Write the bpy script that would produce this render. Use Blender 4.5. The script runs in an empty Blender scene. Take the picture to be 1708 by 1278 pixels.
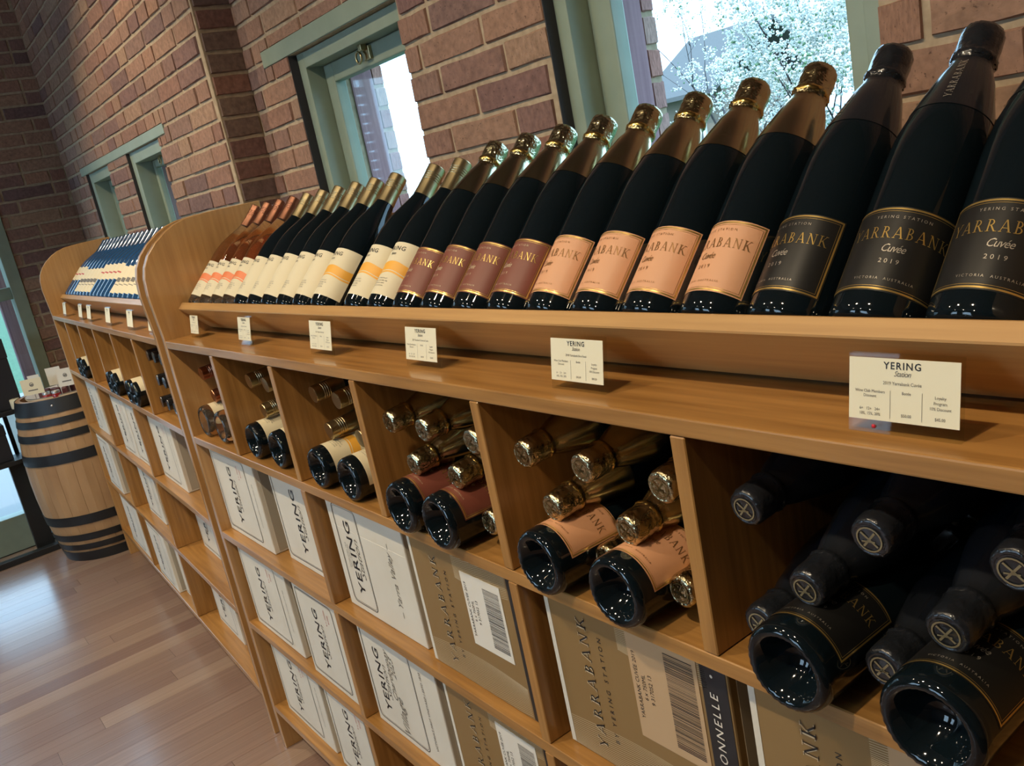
import bpy, bmesh, math, random
from mathutils import Vector, Matrix, Euler
random.seed(7)
C = bpy.context.collection
SC = bpy.context.scene
PI = math.pi

# ------------------------------------------------------------------ camera, sky, lights, exposure
cam_data = bpy.data.cameras.new('camera')
cam = bpy.data.objects.new('camera', cam_data); C.objects.link(cam)
cam_data.sensor_width = 36.0
cam_data.lens = 36.0 * 1469.88 / 1708.0
cam_data.clip_start = 0.02
right = Vector((0.59411705, 0.78059281, -0.19416434))
down = Vector((0.07950604, -0.29718924, -0.95150268))
fwd = Vector((-0.8004397, 0.54986673, -0.23862704))
m3 = Matrix((right, -down, -fwd)).transposed()
cam.matrix_world = Matrix.Translation((0.0, -0.56, 1.44)) @ m3.to_4x4()
SC.camera = cam

SC.view_settings.view_transform = 'Standard'
SC.view_settings.look = 'None'
SC.view_settings.gamma = 1.0
SC.view_settings.use_curve_mapping = False
SC.view_settings.exposure = 0.38
SC.cycles.max_bounces = 8
SC.cycles.transparent_max_bounces = 12
SC.cycles.sample_clamp_indirect = 4.0

world = bpy.data.worlds.new('sky'); SC.world = world
world.use_nodes = True
wn = world.node_tree
bg = wn.nodes['Background']
bg.inputs['Color'].default_value = (0.46, 0.74, 1.0, 1)
bg.inputs['Strength'].default_value = 3.8


def light(name, kind, loc, energy, color, size=0.1, rot=None, **kw):
    d = bpy.data.lights.new(name, kind)
    d.energy = energy; d.color = color
    if kind == 'AREA':
        d.shape = 'RECTANGLE'; d.size = size; d.size_y = kw.get('size_y', size)
    elif kind == 'SUN':
        d.angle = size
    else:
        d.shadow_soft_size = size
    if kind == 'SPOT':
        d.spot_size = kw.get('spot', 2.0); d.spot_blend = 0.6
    o = bpy.data.objects.new(name, d); C.objects.link(o)
    o.location = loc
    if rot: o.rotation_euler = rot
    return o


sun = light('sun', 'SUN', (0, -6, 12), 1.5, (1.0, 0.96, 0.88), 0.01)
sun.rotation_euler = Vector((-0.25, 0.65, -0.75)).to_track_quat('-Z', 'Y').to_euler()
WARM = (1.0, 0.80, 0.54)
for lx, ly, le, tilt, cone in ((-3.6, -0.9, 92, 30, 1.35), (-2.7, -1.2, 38, 12, 2.0), (-1.6, -1.2, 54, 12, 2.2), (-0.45, -1.2, 76, 12, 2.2)):
    light('ceiling_downlight', 'SPOT', (lx, ly, 3.1), le, WARM, 0.04, (math.radians(tilt), 0, 0), spot=cone)
for lx in (-2.4, -1.3, -0.2):
    light('ceiling_downlight', 'SPOT', (lx, -2.4, 3.1), 24, (1.0, 0.84, 0.62), 0.04, (0, 0, 0), spot=2.4)
# daylight through the windows in the wall behind the camera
for lx in (-3.2, -1.2):
    light('window_daylight', 'AREA', (lx, -3.94, 1.75), 9, (0.66, 0.83, 1.0), 1.1, (math.radians(90), 0, 0), size_y=1.5)

# ------------------------------------------------------------------ helpers

def link(o, parent=None):
    C.objects.link(o)
    if parent is not None: o.parent = parent
    return o


PRINTS = ('fine_print', 'lettering', 'wave_print', 'barcode', 'letter_highlight', 'strip_lettering', 'red_stamp', 'border_print', 'gold_border', 'picture_print', 'colour_band', 'neck_print', 'top_emblem', 'emblem', 'heading')


def obj(name, mesh, mat=None, parent=None, **props):
    o = bpy.data.objects.new(name, mesh)
    if name in PRINTS: o['kind'] = 'stuff'
    if mat is not None and len(mesh.materials) == 0:
        mesh.materials.append(mat)
    link(o, parent)
    for k, v in props.items(): o[k] = v
    return o


def thing(name, label, cat, loc=(0, 0, 0), rotz=0.0, group=None):
    o = bpy.data.objects.new(name, None); link(o)
    o.empty_display_size = 0.05
    o.location = loc; o.rotation_euler = (0, 0, rotz)
    o['label'] = label; o['category'] = cat
    if group: o['group'] = group
    return o


class MB:
    """collects verts and faces"""
    def __init__(s): s.v = []; s.f = []
    def add(s, verts, faces):
        n = len(s.v); s.v += [tuple(v) for v in verts]
        s.f += [tuple(i + n for i in f) for f in faces]
    def box(s, x0, x1, y0, y1, z0, z1):
        s.add([(x0, y0, z0), (x1, y0, z0), (x1, y1, z0), (x0, y1, z0), (x0, y0, z1), (x1, y0, z1), (x1, y1, z1), (x0, y1, z1)],
              [(0, 3, 2, 1), (4, 5, 6, 7), (0, 1, 5, 4), (1, 2, 6, 5), (2, 3, 7, 6), (3, 0, 4, 7)])
        return s
    def tube(s, pts, rad, n=8, cap=True):
        pts = [Vector(p) for p in pts]
        if not hasattr(rad, '__len__'): rad = [rad] * len(pts)
        rings = []
        for i, p in enumerate(pts):
            d = (pts[min(i + 1, len(pts) - 1)] - pts[max(i - 1, 0)]).normalized()
            a = d.orthogonal().normalized(); b = d.cross(a)
            rings.append([p + (a * math.cos(2 * PI * k / n) + b * math.sin(2 * PI * k / n)) * rad[i] for k in range(n)])
        for i in range(1, len(rings)):   # keep rings aligned
            best = min(range(n), key=lambda s_: (rings[i][s_] - rings[i - 1][0]).length)
            rings[i] = rings[i][best:] + rings[i][:best]
        vs = [v for r in rings for v in r]
        fs = []
        for i in range(len(rings) - 1):
            for k in range(n):
                fs.append((i * n + k, i * n + (k + 1) % n, (i + 1) * n + (k + 1) % n, (i + 1) * n + k))
        if cap:
            fs.append(tuple(range(n - 1, -1, -1))); fs.append(tuple((len(rings) - 1) * n + k for k in range(n)))
        s.add(vs, fs); return s
    def prism_x(s, prof, x0, x1):
        """profile of (y,z) extruded along x"""
        n = len(prof)
        vs = [(x0, y, z) for y, z in prof] + [(x1, y, z) for y, z in prof]
        fs = [tuple(range(n)), tuple(range(2 * n - 1, n - 1, -1))]
        for k in range(n):
            j = (k + 1) % n
            fs.append((k, k + n, j + n, j))
        s.add(vs, fs); return s
    def mesh(s, name, smooth=False, bevel=0.0, seg=2, angle=30):
        me = bpy.data.meshes.new(name)
        me.from_pydata(s.v, [], s.f)
        bm = bmesh.new(); bm.from_mesh(me)
        bmesh.ops.recalc_face_normals(bm, faces=bm.faces)
        if bevel > 0:
            es = [e for e in bm.edges if len(e.link_faces) == 2 and e.calc_face_angle(0) > math.radians(angle)]
            bmesh.ops.bevel(bm, geom=es, offset=bevel, segments=seg, profile=0.5, affect='EDGES')
        bm.to_mesh(me); bm.free()
        if smooth:
            for p in me.polygons: p.use_smooth = True
        return me


def boxmesh(name, x0, x1, y0, y1, z0, z1, bevel=0.0, seg=2):
    return MB().box(x0, x1, y0, y1, z0, z1).mesh(name, bevel=bevel, seg=seg)


def lathe(name, prof, n=40, smooth=True, sharp=None):
    vs, fs = [], []
    rows = []
    for r, z in prof:
        if r < 1e-6:
            rows.append([len(vs)]); vs.append((0, 0, z))
        else:
            rows.append(list(range(len(vs), len(vs) + n)))
            vs += [(r * math.cos(2 * PI * k / n), r * math.sin(2 * PI * k / n), z) for k in range(n)]
    for a, b in zip(rows, rows[1:]):
        for k in range(n):
            k2 = (k + 1) % n
            if len(a) == 1 and len(b) == 1: continue
            if len(a) == 1: fs.append((a[0], b[k], b[k2]))
            elif len(b) == 1: fs.append((a[k], b[0], a[k2]))
            else: fs.append((a[k], b[k], b[k2], a[k2]))
    me = bpy.data.meshes.new(name); me.from_pydata(vs, [], fs)
    bm = bmesh.new(); bm.from_mesh(me); bmesh.ops.recalc_face_normals(bm, faces=bm.faces)
    if sharp:
        for e in bm.edges:
            if len(e.link_faces) == 2 and e.calc_face_angle(0) > math.radians(sharp): e.smooth = False
    bm.to_mesh(me); bm.free()
    if smooth:
        for p in me.polygons: p.use_smooth = True
    return me


def join_meshes(name, parts):
    """parts: list of (verts, faces)"""
    mb = MB()
    for v, f in parts: mb.add(v, f)
    me = bpy.data.meshes.new(name); me.from_pydata(mb.v, [], mb.f); return me

# ------------------------------------------------------------------ lettering (flat geometry)
_TXT = {}

def text_vf(s, bold=0.0, shear=0.0, space=1.0, align='CENTER'):
    """text of cap height 1 (roughly), centred at 0 in x, baseline at 0"""
    key = (s, bold, shear, space, align)
    if key in _TXT: return _TXT[key]
    cu = bpy.data.curves.new('lettering', 'FONT')
    cu.body = s; cu.size = 1.4; cu.resolution_u = 2; cu.offset = bold; cu.shear = shear; cu.space_character = space
    cu.align_x = align; cu.fill_mode = 'FRONT'
    o = bpy.data.objects.new('lettering', cu); C.objects.link(o)
    dg = bpy.context.evaluated_depsgraph_get()
    me = bpy.data.meshes.new_from_object(o.evaluated_get(dg))
    v = [(p.co.x, p.co.y) for p in me.vertices]; f = [tuple(p.vertices) for p in me.polygons]
    bpy.data.objects.remove(o); bpy.data.curves.remove(cu); bpy.data.meshes.remove(me)
    _TXT[key] = (v, f)
    return _TXT[key]


def serif_glyph(ch):
    q = []
    def st(x0, y0, x1, y1, w): q.append([(x0 - w / 2, y0), (x0 + w / 2, y0), (x1 + w / 2, y1), (x1 - w / 2, y1)])
    def rect(x0, x1, y0, y1): q.append([(x0, y0), (x1, y0), (x1, y1), (x0, y1)])
    def bowl(cx, cy, rx, ry, w):
        n = 10
        for k in range(n):
            a, b = -PI / 2 + PI * k / n, -PI / 2 + PI * (k + 1) / n
            def pt(t, inner):
                wx = w if inner else 0; wy = 0.05 if inner else 0
                return (cx + (rx - wx) * math.cos(t), cy + (ry - wy) * math.sin(t))
            q.append([pt(a, 1), pt(a, 0), pt(b, 0), pt(b, 1)])
        rect(cx - 0.16, cx, cy + ry - 0.05, cy + ry); rect(cx - 0.16, cx, cy - ry, cy - ry + 0.05)
    if ch == 'Y':
        st(.45, .42, .10, 1, .14); st(.48, .42, .84, 1, .06); rect(.39, .53, 0, .5); rect(.28, .64, 0, .045); rect(-.04, .26, .955, 1); rect(.70, .98, .955, 1); w = .92
    elif ch == 'A':
        st(.08, 0, .43, 1, .055); st(.84, 0, .45, 1, .15); rect(.20, .68, .30, .35); rect(-.05, .22, 0, .045); rect(.66, 1.0, 0, .045); w = .95
    elif ch == 'R':
        rect(.12, .25, 0, 1); bowl(.30, .74, .34, .26, .12); st(.78, 0, .40, .5, .15); rect(0, .38, 0, .045); rect(0, .3, .955, 1); rect(.70, .98, 0, .045); w = .92
    elif ch == 'B':
        rect(.12, .25, 0, 1); bowl(.30, .75, .30, .25, .12); bowl(.30, .26, .38, .26, .13); rect(0, .3, 0, .045); rect(0, .3, .955, 1); w = .78
    elif ch == 'N':
        rect(.12, .175, 0, 1); st(.80, 0, .16, 1, .15); rect(.80, .855, 0, 1); rect(0, .3, 0, .045); rect(0, .2, .955, 1); rect(.68, .98, .955, 1); w = .98
    elif ch == 'K':
        rect(.12, .25, 0, 1); st(.27, .42, .74, 1, .06); st(.82, 0, .38, .56, .15); rect(0, .38, 0, .045); rect(0, .38, .955, 1); rect(.62, .9, .955, 1); rect(.72, 1.0, 0, .045); w = .92
    else: w = .4
    return q, w


def serif_vf(s, space=0.2):
    v, f, x = [], [], 0.0
    for ch in s:
        q, w = serif_glyph(ch)
        for quad in q:
            n = len(v); v += [(px + x, py) for px, py in quad]; f.append((n, n + 1, n + 2, n + 3))
        x += w + space
    x -= space
    return [(a - x / 2, b) for a, b in v], f


def vf_xf(vf, sx, sy, ox=0, oy=0, rot=0):
    v, f = vf; c, s = math.cos(rot), math.sin(rot)
    return [(ox + (a * sx) * c - (b * sy) * s, oy + (a * sx) * s + (b * sy) * c) for a, b in v], f


def rect_vf(x0, x1, y0, y1, nx=1):
    v, f = [], []
    for k in range(nx + 1):
        x = x0 + (x1 - x0) * k / nx; v += [(x, y0), (x, y1)]
        if k: f.append((2 * k - 2, 2 * k, 2 * k + 1, 2 * k - 1))
    return v, f


def merge_vf(lst):
    V, F = [], []
    for v, f in lst:
        n = len(V); V += v; F += [tuple(i + n for i in t) for t in f]
    return V, F


def frame_vf(x0, x1, y0, y1, w, nx=10):
    return merge_vf([rect_vf(x0, x1, y0, y0 + w, nx), rect_vf(x0, x1, y1 - w, y1, nx), rect_vf(x0, x0 + w, y0 + w, y1 - w), rect_vf(x1 - w, x1, y0 + w, y1 - w)])


def roundframe_vf(x0, x1, y0, y1, r, w, n=4):
    def ring(i):
        a, b, c, d, rr = x0 + i, x1 - i, y0 + i, y1 - i, max(r - i, 0.0005)
        P = []
        for cx, cy, t0 in ((b - rr, d - rr, 0), (a + rr, d - rr, PI / 2), (a + rr, c + rr, PI), (b - rr, c + rr, 1.5 * PI)):
            for k in range(n + 1):
                t = t0 + PI / 2 * k / n; P.append((cx + rr * math.cos(t), cy + rr * math.sin(t)))
        return P
    A, B = ring(0), ring(w); N = len(A)
    return A + B, [(k, (k + 1) % N, N + (k + 1) % N, N + k) for k in range(N)]


def on_cylinder(name, vf, r):
    v, f = vf
    me = bpy.data.meshes.new(name)
    me.from_pydata([(r * math.sin(a / r), -r * math.cos(a / r), z) for a, z in v], [], f)
    for p in me.polygons: p.use_smooth = True
    return me


def on_front(name, vf, y, mat=None):
    """flat print facing -y: (u,v) -> (x, y, z)"""
    v, f = vf
    me = bpy.data.meshes.new(name); me.from_pydata([(a, y, b) for a, b in v], [], f)
    if mat: me.materials.append(mat)
    return me


def on_front2(name, vf, fn):
    v, f = vf
    me = bpy.data.meshes.new(name); me.from_pydata([fn(a, b) for a, b in v], [], f); return me

# ------------------------------------------------------------------ materials

def principled(name, color, rough=0.5, metal=0.0, **kw):
    m = bpy.data.materials.new(name); m.use_nodes = True
    b = m.node_tree.nodes['Principled BSDF']
    b.inputs['Base Color'].default_value = (*color, 1)
    b.inputs['Roughness'].default_value = rough
    b.inputs['Metallic'].default_value = metal
    for k, v in kw.items():
        b.inputs[k.replace('_', ' ')].default_value = v
    return m


def nodes(m): return m.node_tree.nodes, m.node_tree.links, m.node_tree.nodes['Principled BSDF']


def add_noise_color(m, scale, c1, c2, vec_scale=(1, 1, 1), detail=4, bump=0.0, rand=True, lo=0.3, hi=0.7, bdist=0.002, coord='Object'):
    n, l, b = nodes(m)
    tc = n.new('ShaderNodeTexCoord'); mp = n.new('ShaderNodeMapping'); mp.inputs['Scale'].default_value = vec_scale
    src = tc.outputs[coord]
    if rand:
        oi = n.new('ShaderNodeObjectInfo'); va = n.new('ShaderNodeVectorMath'); va.operation = 'MULTIPLY_ADD'
        va.inputs[0].default_value = (17.3, 9.1, 5.7)
        l.new(oi.outputs['Random'], va.inputs[1]); l.new(src, va.inputs[2]); src = va.outputs[0]
    l.new(src, mp.inputs['Vector'])
    nz = n.new('ShaderNodeTexNoise'); nz.inputs['Scale'].default_value = scale; nz.inputs['Detail'].default_value = detail
    l.new(mp.outputs[0], nz.inputs['Vector'])
    cr = n.new('ShaderNodeValToRGB'); cr.color_ramp.elements[0].position = lo; cr.color_ramp.elements[1].position = hi
    cr.color_ramp.elements[0].color = (*c1, 1); cr.color_ramp.elements[1].color = (*c2, 1)
    l.new(nz.outputs['Fac'], cr.inputs[0]); l.new(cr.outputs[0], b.inputs['Base Color'])
    if bump:
        bp = n.new('ShaderNodeBump'); bp.inputs['Strength'].default_value = bump; bp.inputs['Distance'].default_value = bdist
        l.new(nz.outputs['Fac'], bp.inputs['Height']); l.new(bp.outputs[0], b.inputs['Normal'])
    return nz, cr, mp


def wood(name, grain, c1, c2, rough=0.38):
    m = principled(name, c1, rough, Coat_Weight=0.45, Coat_Roughness=0.14)
    vs = {'x': (1.2, 26, 26), 'y': (26, 1.2, 26), 'z': (26, 26, 1.2)}[grain]
    add_noise_color(m, 4.0, c1, c2, vs, 6, 0.06, True, 0.3, 0.72, 0.001)
    return m


W1c, W2c = (0.29, 0.137, 0.035), (0.475, 0.242, 0.068)
WOOD_X = wood('oak_grain_along', 'x', W1c, W2c)
WOOD_Z = wood('oak_grain_upright', 'z', W1c, W2c)
WOOD_EDGE = wood('oak_edge', 'x', (0.46, 0.25, 0.085), (0.58, 0.33, 0.12), 0.4)  # pale edge oak, lightened further to carry the light from above
WOOD_SIDE = wood('oak_side_veneer', 'z', (0.42, 0.22, 0.075), (0.53, 0.30, 0.11), 0.33)
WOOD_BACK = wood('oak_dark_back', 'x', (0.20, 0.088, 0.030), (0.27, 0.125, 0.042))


def ramp_mat(name, stops, rough=0.85, noise=None, bump=0.25):
    """colour of the piece picked by its Object Info random value, plus grain"""
    m = principled(name, stops[0], rough)
    n, l, b = nodes(m)
    oi = n.new('ShaderNodeObjectInfo'); cr = n.new('ShaderNodeValToRGB'); cr.color_ramp.interpolation = 'LINEAR'
    els = cr.color_ramp.elements
    while len(els) < len(stops): els.new(0.5)
    for k, s in enumerate(stops):
        els[k].position = k / (len(stops) - 1); els[k].color = (*s, 1)
    l.new(oi.outputs['Random'], cr.inputs[0])
    tc = n.new('ShaderNodeTexCoord'); va = n.new('ShaderNodeVectorMath'); va.operation = 'MULTIPLY_ADD'
    va.inputs[0].default_value = (31.7, 13.1, 7.7)
    l.new(oi.outputs['Random'], va.inputs[1]); l.new(tc.outputs['Object'], va.inputs[2])
    mp = n.new('ShaderNodeMapping'); mp.inputs['Scale'].default_value = noise[1]
    l.new(va.outputs[0], mp.inputs['Vector'])
    nz = n.new('ShaderNodeTexNoise'); nz.inputs['Scale'].default_value = noise[0]; nz.inputs['Detail'].default_value = 6
    l.new(mp.outputs[0], nz.inputs['Vector'])
    mr = n.new('ShaderNodeMapRange'); mr.inputs['From Min'].default_value = 0.3; mr.inputs['From Max'].default_value = 0.7
    mr.inputs['To Min'].default_value = noise[2]; mr.inputs['To Max'].default_value = noise[3]
    l.new(nz.outputs['Fac'], mr.inputs['Value'])
    if len(noise) > 4:      # small dark burnt pits
        m2 = n.new('ShaderNodeMapping'); m2.inputs['Scale'].default_value = noise[4]; l.new(va.outputs[0], m2.inputs['Vector'])
        n2 = n.new('ShaderNodeTexNoise'); n2.inputs['Scale'].default_value = 1.0; n2.inputs['Detail'].default_value = 2
        l.new(m2.outputs[0], n2.inputs['Vector'])
        r2 = n.new('ShaderNodeMapRange'); r2.inputs['From Min'].default_value = 0.27; r2.inputs['From Max'].default_value = 0.36; r2.inputs['To Min'].default_value = 0.45; r2.inputs['To Max'].default_value = 1.0
        l.new(n2.outputs['Fac'], r2.inputs['Value'])
        mm = n.new('ShaderNodeMath'); mm.operation = 'MULTIPLY'; l.new(mr.outputs[0], mm.inputs[0]); l.new(r2.outputs[0], mm.inputs[1]); mr = mm
    mx = n.new('ShaderNodeMix'); mx.data_type = 'RGBA'; mx.blend_type = 'MULTIPLY'; mx.inputs['Factor'].default_value = 1
    l.new(cr.outputs[0], mx.inputs[6]); l.new(mr.outputs[0], mx.inputs[7]); l.new(mx.outputs[2], b.inputs['Base Color'])
    bp = n.new('ShaderNodeBump'); bp.inputs['Strength'].default_value = bump; bp.inputs['Distance'].default_value = 0.004
    l.new(nz.outputs['Fac'], bp.inputs['Height']); l.new(bp.outputs[0], b.inputs['Normal'])
    return m


BRICK_STOPS = [(0.26, 0.125, 0.09), (0.33, 0.19, 0.125), (0.21, 0.115, 0.10), (0.36, 0.225, 0.145), (0.27, 0.14, 0.10), (0.32, 0.19, 0.13), (0.17, 0.10, 0.095), (0.37, 0.20, 0.125), (0.28, 0.165, 0.125)]
# brick objects are unit boxes scaled to size, so their own coordinates are stretched back here
BRICK = ramp_mat('fired_clay_brick', BRICK_STOPS, 0.88, (1.0, (14, 3, 3.5), 0.72, 1.16, (34, 8, 11)), 0.4)
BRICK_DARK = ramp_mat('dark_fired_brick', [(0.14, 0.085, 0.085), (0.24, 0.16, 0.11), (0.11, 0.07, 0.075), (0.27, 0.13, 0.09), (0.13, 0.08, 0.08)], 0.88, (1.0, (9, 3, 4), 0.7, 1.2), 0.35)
BRICK_MASS = principled('clay_brick_mass', (0.28, 0.13, 0.085), 0.9)
add_noise_color(BRICK_MASS, 5.0, (0.2, 0.09, 0.07), (0.36, 0.19, 0.12), (1, 1, 3), 4, 0.2)
BRICK_OUT = ramp_mat('outdoor_brick', [(0.42, 0.19, 0.15), (0.5, 0.33, 0.27), (0.36, 0.17, 0.15)], 0.9, (1.0, (9, 3, 4), 0.7, 1.2), 0.3)
MORTAR = principled('sandy_mortar', (0.40, 0.31, 0.20), 0.95)
add_noise_color(MORTAR, 60, (0.34, 0.26, 0.17), (0.47, 0.37, 0.25), (1, 1, 1), 5, 0.4)
PLANK = ramp_mat('timber_floorboard', [(0.27, 0.175, 0.135), (0.32, 0.215, 0.165), (0.24, 0.15, 0.12), (0.37, 0.26, 0.195), (0.29, 0.19, 0.15), (0.31, 0.20, 0.15)], 0.26, (1.0, (40, 1.4, 40), 0.8, 1.12), 0.03)
for k_, v_ in (('Coat Weight', 0.5), ('Coat Roughness', 0.16)):
    PLANK.node_tree.nodes['Principled BSDF'].inputs[k_].default_value = v_
GREEN = principled('grey_green_paint', (0.27, 0.33, 0.25), 0.45)
add_noise_color(GREEN, 14, (0.25, 0.31, 0.235), (0.29, 0.35, 0.27), (1, 1, 1), 3, 0.05)
PURPLE = principled('weathered_maroon_timber', (0.25, 0.12, 0.13), 0.75)
add_noise_color(PURPLE, 6, (0.24, 0.12, 0.14), (0.36, 0.20, 0.22), (14, 14, 0.6), 5, 0.2)
PLASTER = principled('dark_timber_lining', (0.20, 0.13, 0.08), 0.8)
add_noise_color(PLASTER, 8, (0.16, 0.10, 0.06), (0.24, 0.16, 0.10), (1, 1, 0.1))
CEIL = principled('timber_ceiling', (0.45, 0.35, 0.25), 0.8)
add_noise_color(CEIL, 5, (0.18, 0.12, 0.075), (0.25, 0.17, 0.11), (0.5, 12, 1))

GLASS_DARK = principled('black_green_bottle_glass', (0.004, 0.008, 0.011), 0.05, Specular_IOR_Level=0.45, Coat_Weight=0.1, Coat_Roughness=0.03)
GLASS_ROSE = principled('rose_wine_in_clear_glass', (0.97, 0.72, 0.52), 0.02, Transmission_Weight=0.97, IOR=1.36)
def rose_fill(m):
    n, l, b = nodes(m)
    tc = n.new('ShaderNodeTexCoord'); sx = n.new('ShaderNodeSeparateXYZ'); cr = n.new('ShaderNodeValToRGB')
    l.new(tc.outputs['Object'], sx.inputs[0]); mr = n.new('ShaderNodeMapRange'); mr.inputs['From Max'].default_value = 0.3
    l.new(sx.outputs['Z'], mr.inputs['Value']); l.new(mr.outputs[0], cr.inputs[0])
    e_ = cr.color_ramp.elements
    e_[0].position = 0.05; e_[0].color = (0.93, 0.86, 0.74, 1); e_[1].position = 0.08; e_[1].color = (0.93, 0.56, 0.30, 1)
    for p_, c_ in ((0.68, (0.93, 0.56, 0.30, 1)), (0.70, (0.95, 0.88, 0.78, 1))):
        q = e_.new(p_); q.color = c_
    l.new(cr.outputs[0], b.inputs['Base Color'])


rose_fill(GLASS_ROSE)
GLASS_CLEAR = principled('clear_bottle_glass', (0.85, 0.75, 0.6), 0.03, Transmission_Weight=0.9, IOR=1.4)
FOIL_GOLD = principled('crinkled_gold_foil', (0.54, 0.46, 0.26), 0.2, 1.0)
FOIL_ROSE = principled('crinkled_rose_gold_foil', (0.54, 0.46, 0.28), 0.2, 1.0)
FOIL_PALE = principled('pale_gold_foil', (0.50, 0.46, 0.31), 0.18, 1.0)
FOIL_BLACK = principled('satin_black_foil', (0.012, 0.014, 0.018), 0.22, 0.0, Coat_Weight=0.4)
for fm, bs in ((FOIL_GOLD, 0.8), (FOIL_ROSE, 0.75), (FOIL_PALE, 0.8), (FOIL_BLACK, 0.5)):
    n, l, b = nodes(fm)
    tc = n.new('ShaderNodeTexCoord'); nz = n.new('ShaderNodeTexNoise'); nz.inputs['Scale'].default_value = 110; nz.inputs['Detail'].default_value = 3
    sx = n.new('ShaderNodeSeparateXYZ'); mr = n.new('ShaderNodeMapRange'); mr.inputs['From Min'].default_value = 0.268; mr.inputs['From Max'].default_value = 0.283; mr.inputs['To Min'].default_value = 0.04
    l.new(tc.outputs['Object'], nz.inputs['Vector']); l.new(tc.outputs['Object'], sx.inputs[0]); l.new(sx.outputs['Z'], mr.inputs['Value'])
    mu = n.new('ShaderNodeMath'); mu.operation = 'MULTIPLY'; mu.inputs[1].default_value = bs
    bp = n.new('ShaderNodeBump'); bp.inputs['Distance'].default_value = 0.004
    l.new(mr.outputs[0], mu.inputs[0]); l.new(mu.outputs[0], bp.inputs['Strength']); l.new(nz.outputs['Fac'], bp.inputs['Height']); l.new(bp.outputs[0], b.inputs['Normal'])
BAND_GOLD = principled('bright_gold_foil', (0.70, 0.52, 0.18), 0.22, 1.0)
GLASS_BLUE_SHEEN = principled('navy_tinted_bottle_glass', (0.02, 0.07, 0.17), 0.08, Coat_Weight=0.5, Coat_Roughness=0.05)  # blue of the windows mirrored in the glass, put into its colour
CAP_GOLD = principled('champagne_screwcap', (0.55, 0.46, 0.27), 0.3, 1.0)
CAP_COPPER = principled('copper_screwcap', (0.42, 0.20, 0.13), 0.3, 1.0)
CAP_NAVY = principled('navy_screwcap', (0.02, 0.05, 0.11), 0.25, 0.3, Coat_Weight=0.5)
CAP_BLACK = principled('black_screwcap', (0.012, 0.012, 0.014), 0.25, 0.0, Coat_Weight=0.5)
L_RED = principled('maroon_label_paper', (0.20, 0.055, 0.035), 0.5)
L_PEACH = principled('peach_label_paper', (0.72, 0.37, 0.20), 0.5)
L_BLACK = principled('black_label_paper', (0.010, 0.010, 0.010), 0.4)
L_CREAM = principled('cream_label_paper', (0.74, 0.66, 0.46), 0.6)
L_BLUE = principled('navy_label_paper', (0.02, 0.05, 0.11), 0.4)
INK_GOLD = principled('gold_ink', (0.80, 0.56, 0.18), 0.28, 0.85)
INK_BRONZE = principled('bronze_ink', (0.36, 0.20, 0.08), 0.3, 0.6)
INK_FOIL = principled('embossed_foil', (0.26, 0.21, 0.09), 0.35, 1.0)
INK_DIM = principled('dim_gold_ink', (0.30, 0.25, 0.14), 0.4, 0.5)
INK_SILVER = principled('silver_ink', (0.55, 0.5, 0.42), 0.35, 0.6)
INK_BLACK = principled('black_ink', (0.015, 0.015, 0.018), 0.6)
INK_GREY = principled('grey_ink', (0.16, 0.15, 0.13), 0.6)
INK_YELLOW = principled('yellow_ink', (0.85, 0.42, 0.05), 0.5)
INK_ORANGE = principled('coral_ink', (0.80, 0.22, 0.08), 0.5)
INK_RED = principled('red_ink', (0.5, 0.08, 0.08), 0.5)
INK_WHITE = principled('white_ink', (0.8, 0.76, 0.66), 0.5)
CARD_WHITE = principled('white_carton_board', (0.70, 0.66, 0.56), 0.75)
add_noise_color(CARD_WHITE, 9, (0.67, 0.63, 0.53), (0.73, 0.69, 0.59), (1, 1, 1), 3, 0.04)
CARD_GOLD = principled('gold_brown_carton_board', (0.30, 0.19, 0.075), 0.45, 0.15)
CARD_FLAP = principled('carton_side_board', (0.42, 0.38, 0.30), 0.8)
CARD_BLACK = principled('black_carton_print', (0.02, 0.02, 0.022), 0.5)
STICKER = principled('white_sticker_paper', (0.78, 0.75, 0.66), 0.5)
STICKER_PEACH = principled('tan_sticker_paper', (0.55, 0.38, 0.22), 0.4)
INK_TAN = principled('pale_gold_ink', (0.66, 0.55, 0.36), 0.45)
PAPER = principled('cream_price_card', (0.80, 0.75, 0.55), 0.6)
ACRYLIC = bpy.data.materials.new('clear_acrylic'); ACRYLIC.use_nodes = True
STEEL_BLACK = principled('black_painted_steel', (0.016, 0.018, 0.02), 0.4)
HOOP = principled('dark_hoop_iron', (0.03, 0.032, 0.035), 0.45, 0.5)
STAVE = principled('aged_oak_stave', (0.42, 0.25, 0.12), 0.6)
add_noise_color(STAVE, 2.2, (0.34, 0.19, 0.085), (0.47, 0.29, 0.14), (5, 5, 1.6), 6, 0.05)
BRASS = principled('aged_brass', (0.55, 0.45, 0.25), 0.3, 1.0)
LEAF = principled('lawn_green', (0.03, 0.10, 0.05), 0.9)
add_noise_color(LEAF, 30, (0.015, 0.07, 0.03), (0.05, 0.14, 0.06), (1, 1, 1), 4)
BARK = principled('grey_bark', (0.20, 0.16, 0.14), 0.9)
add_noise_color(BARK, 12, (0.05, 0.045, 0.05), (0.11, 0.09, 0.09), (3, 3, 0.6), 4, 0.3)
BLOSSOM = principled('white_blossom', (0.72, 0.74, 0.72), 0.8)
FOLIAGE = principled('young_leaf', (0.14, 0.26, 0.14), 0.8)
STUCCO = principled('cottage_wall', (0.22, 0.17, 0.13), 0.9)
ROOF = principled('slate_roof', (0.10, 0.10, 0.10), 0.8)
WHITE_TIMBER = principled('white_painted_slat', (0.75, 0.78, 0.76), 0.6)
JAM = principled('red_jam', (0.30, 0.02, 0.02), 0.15, Coat_Weight=0.6)
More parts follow.
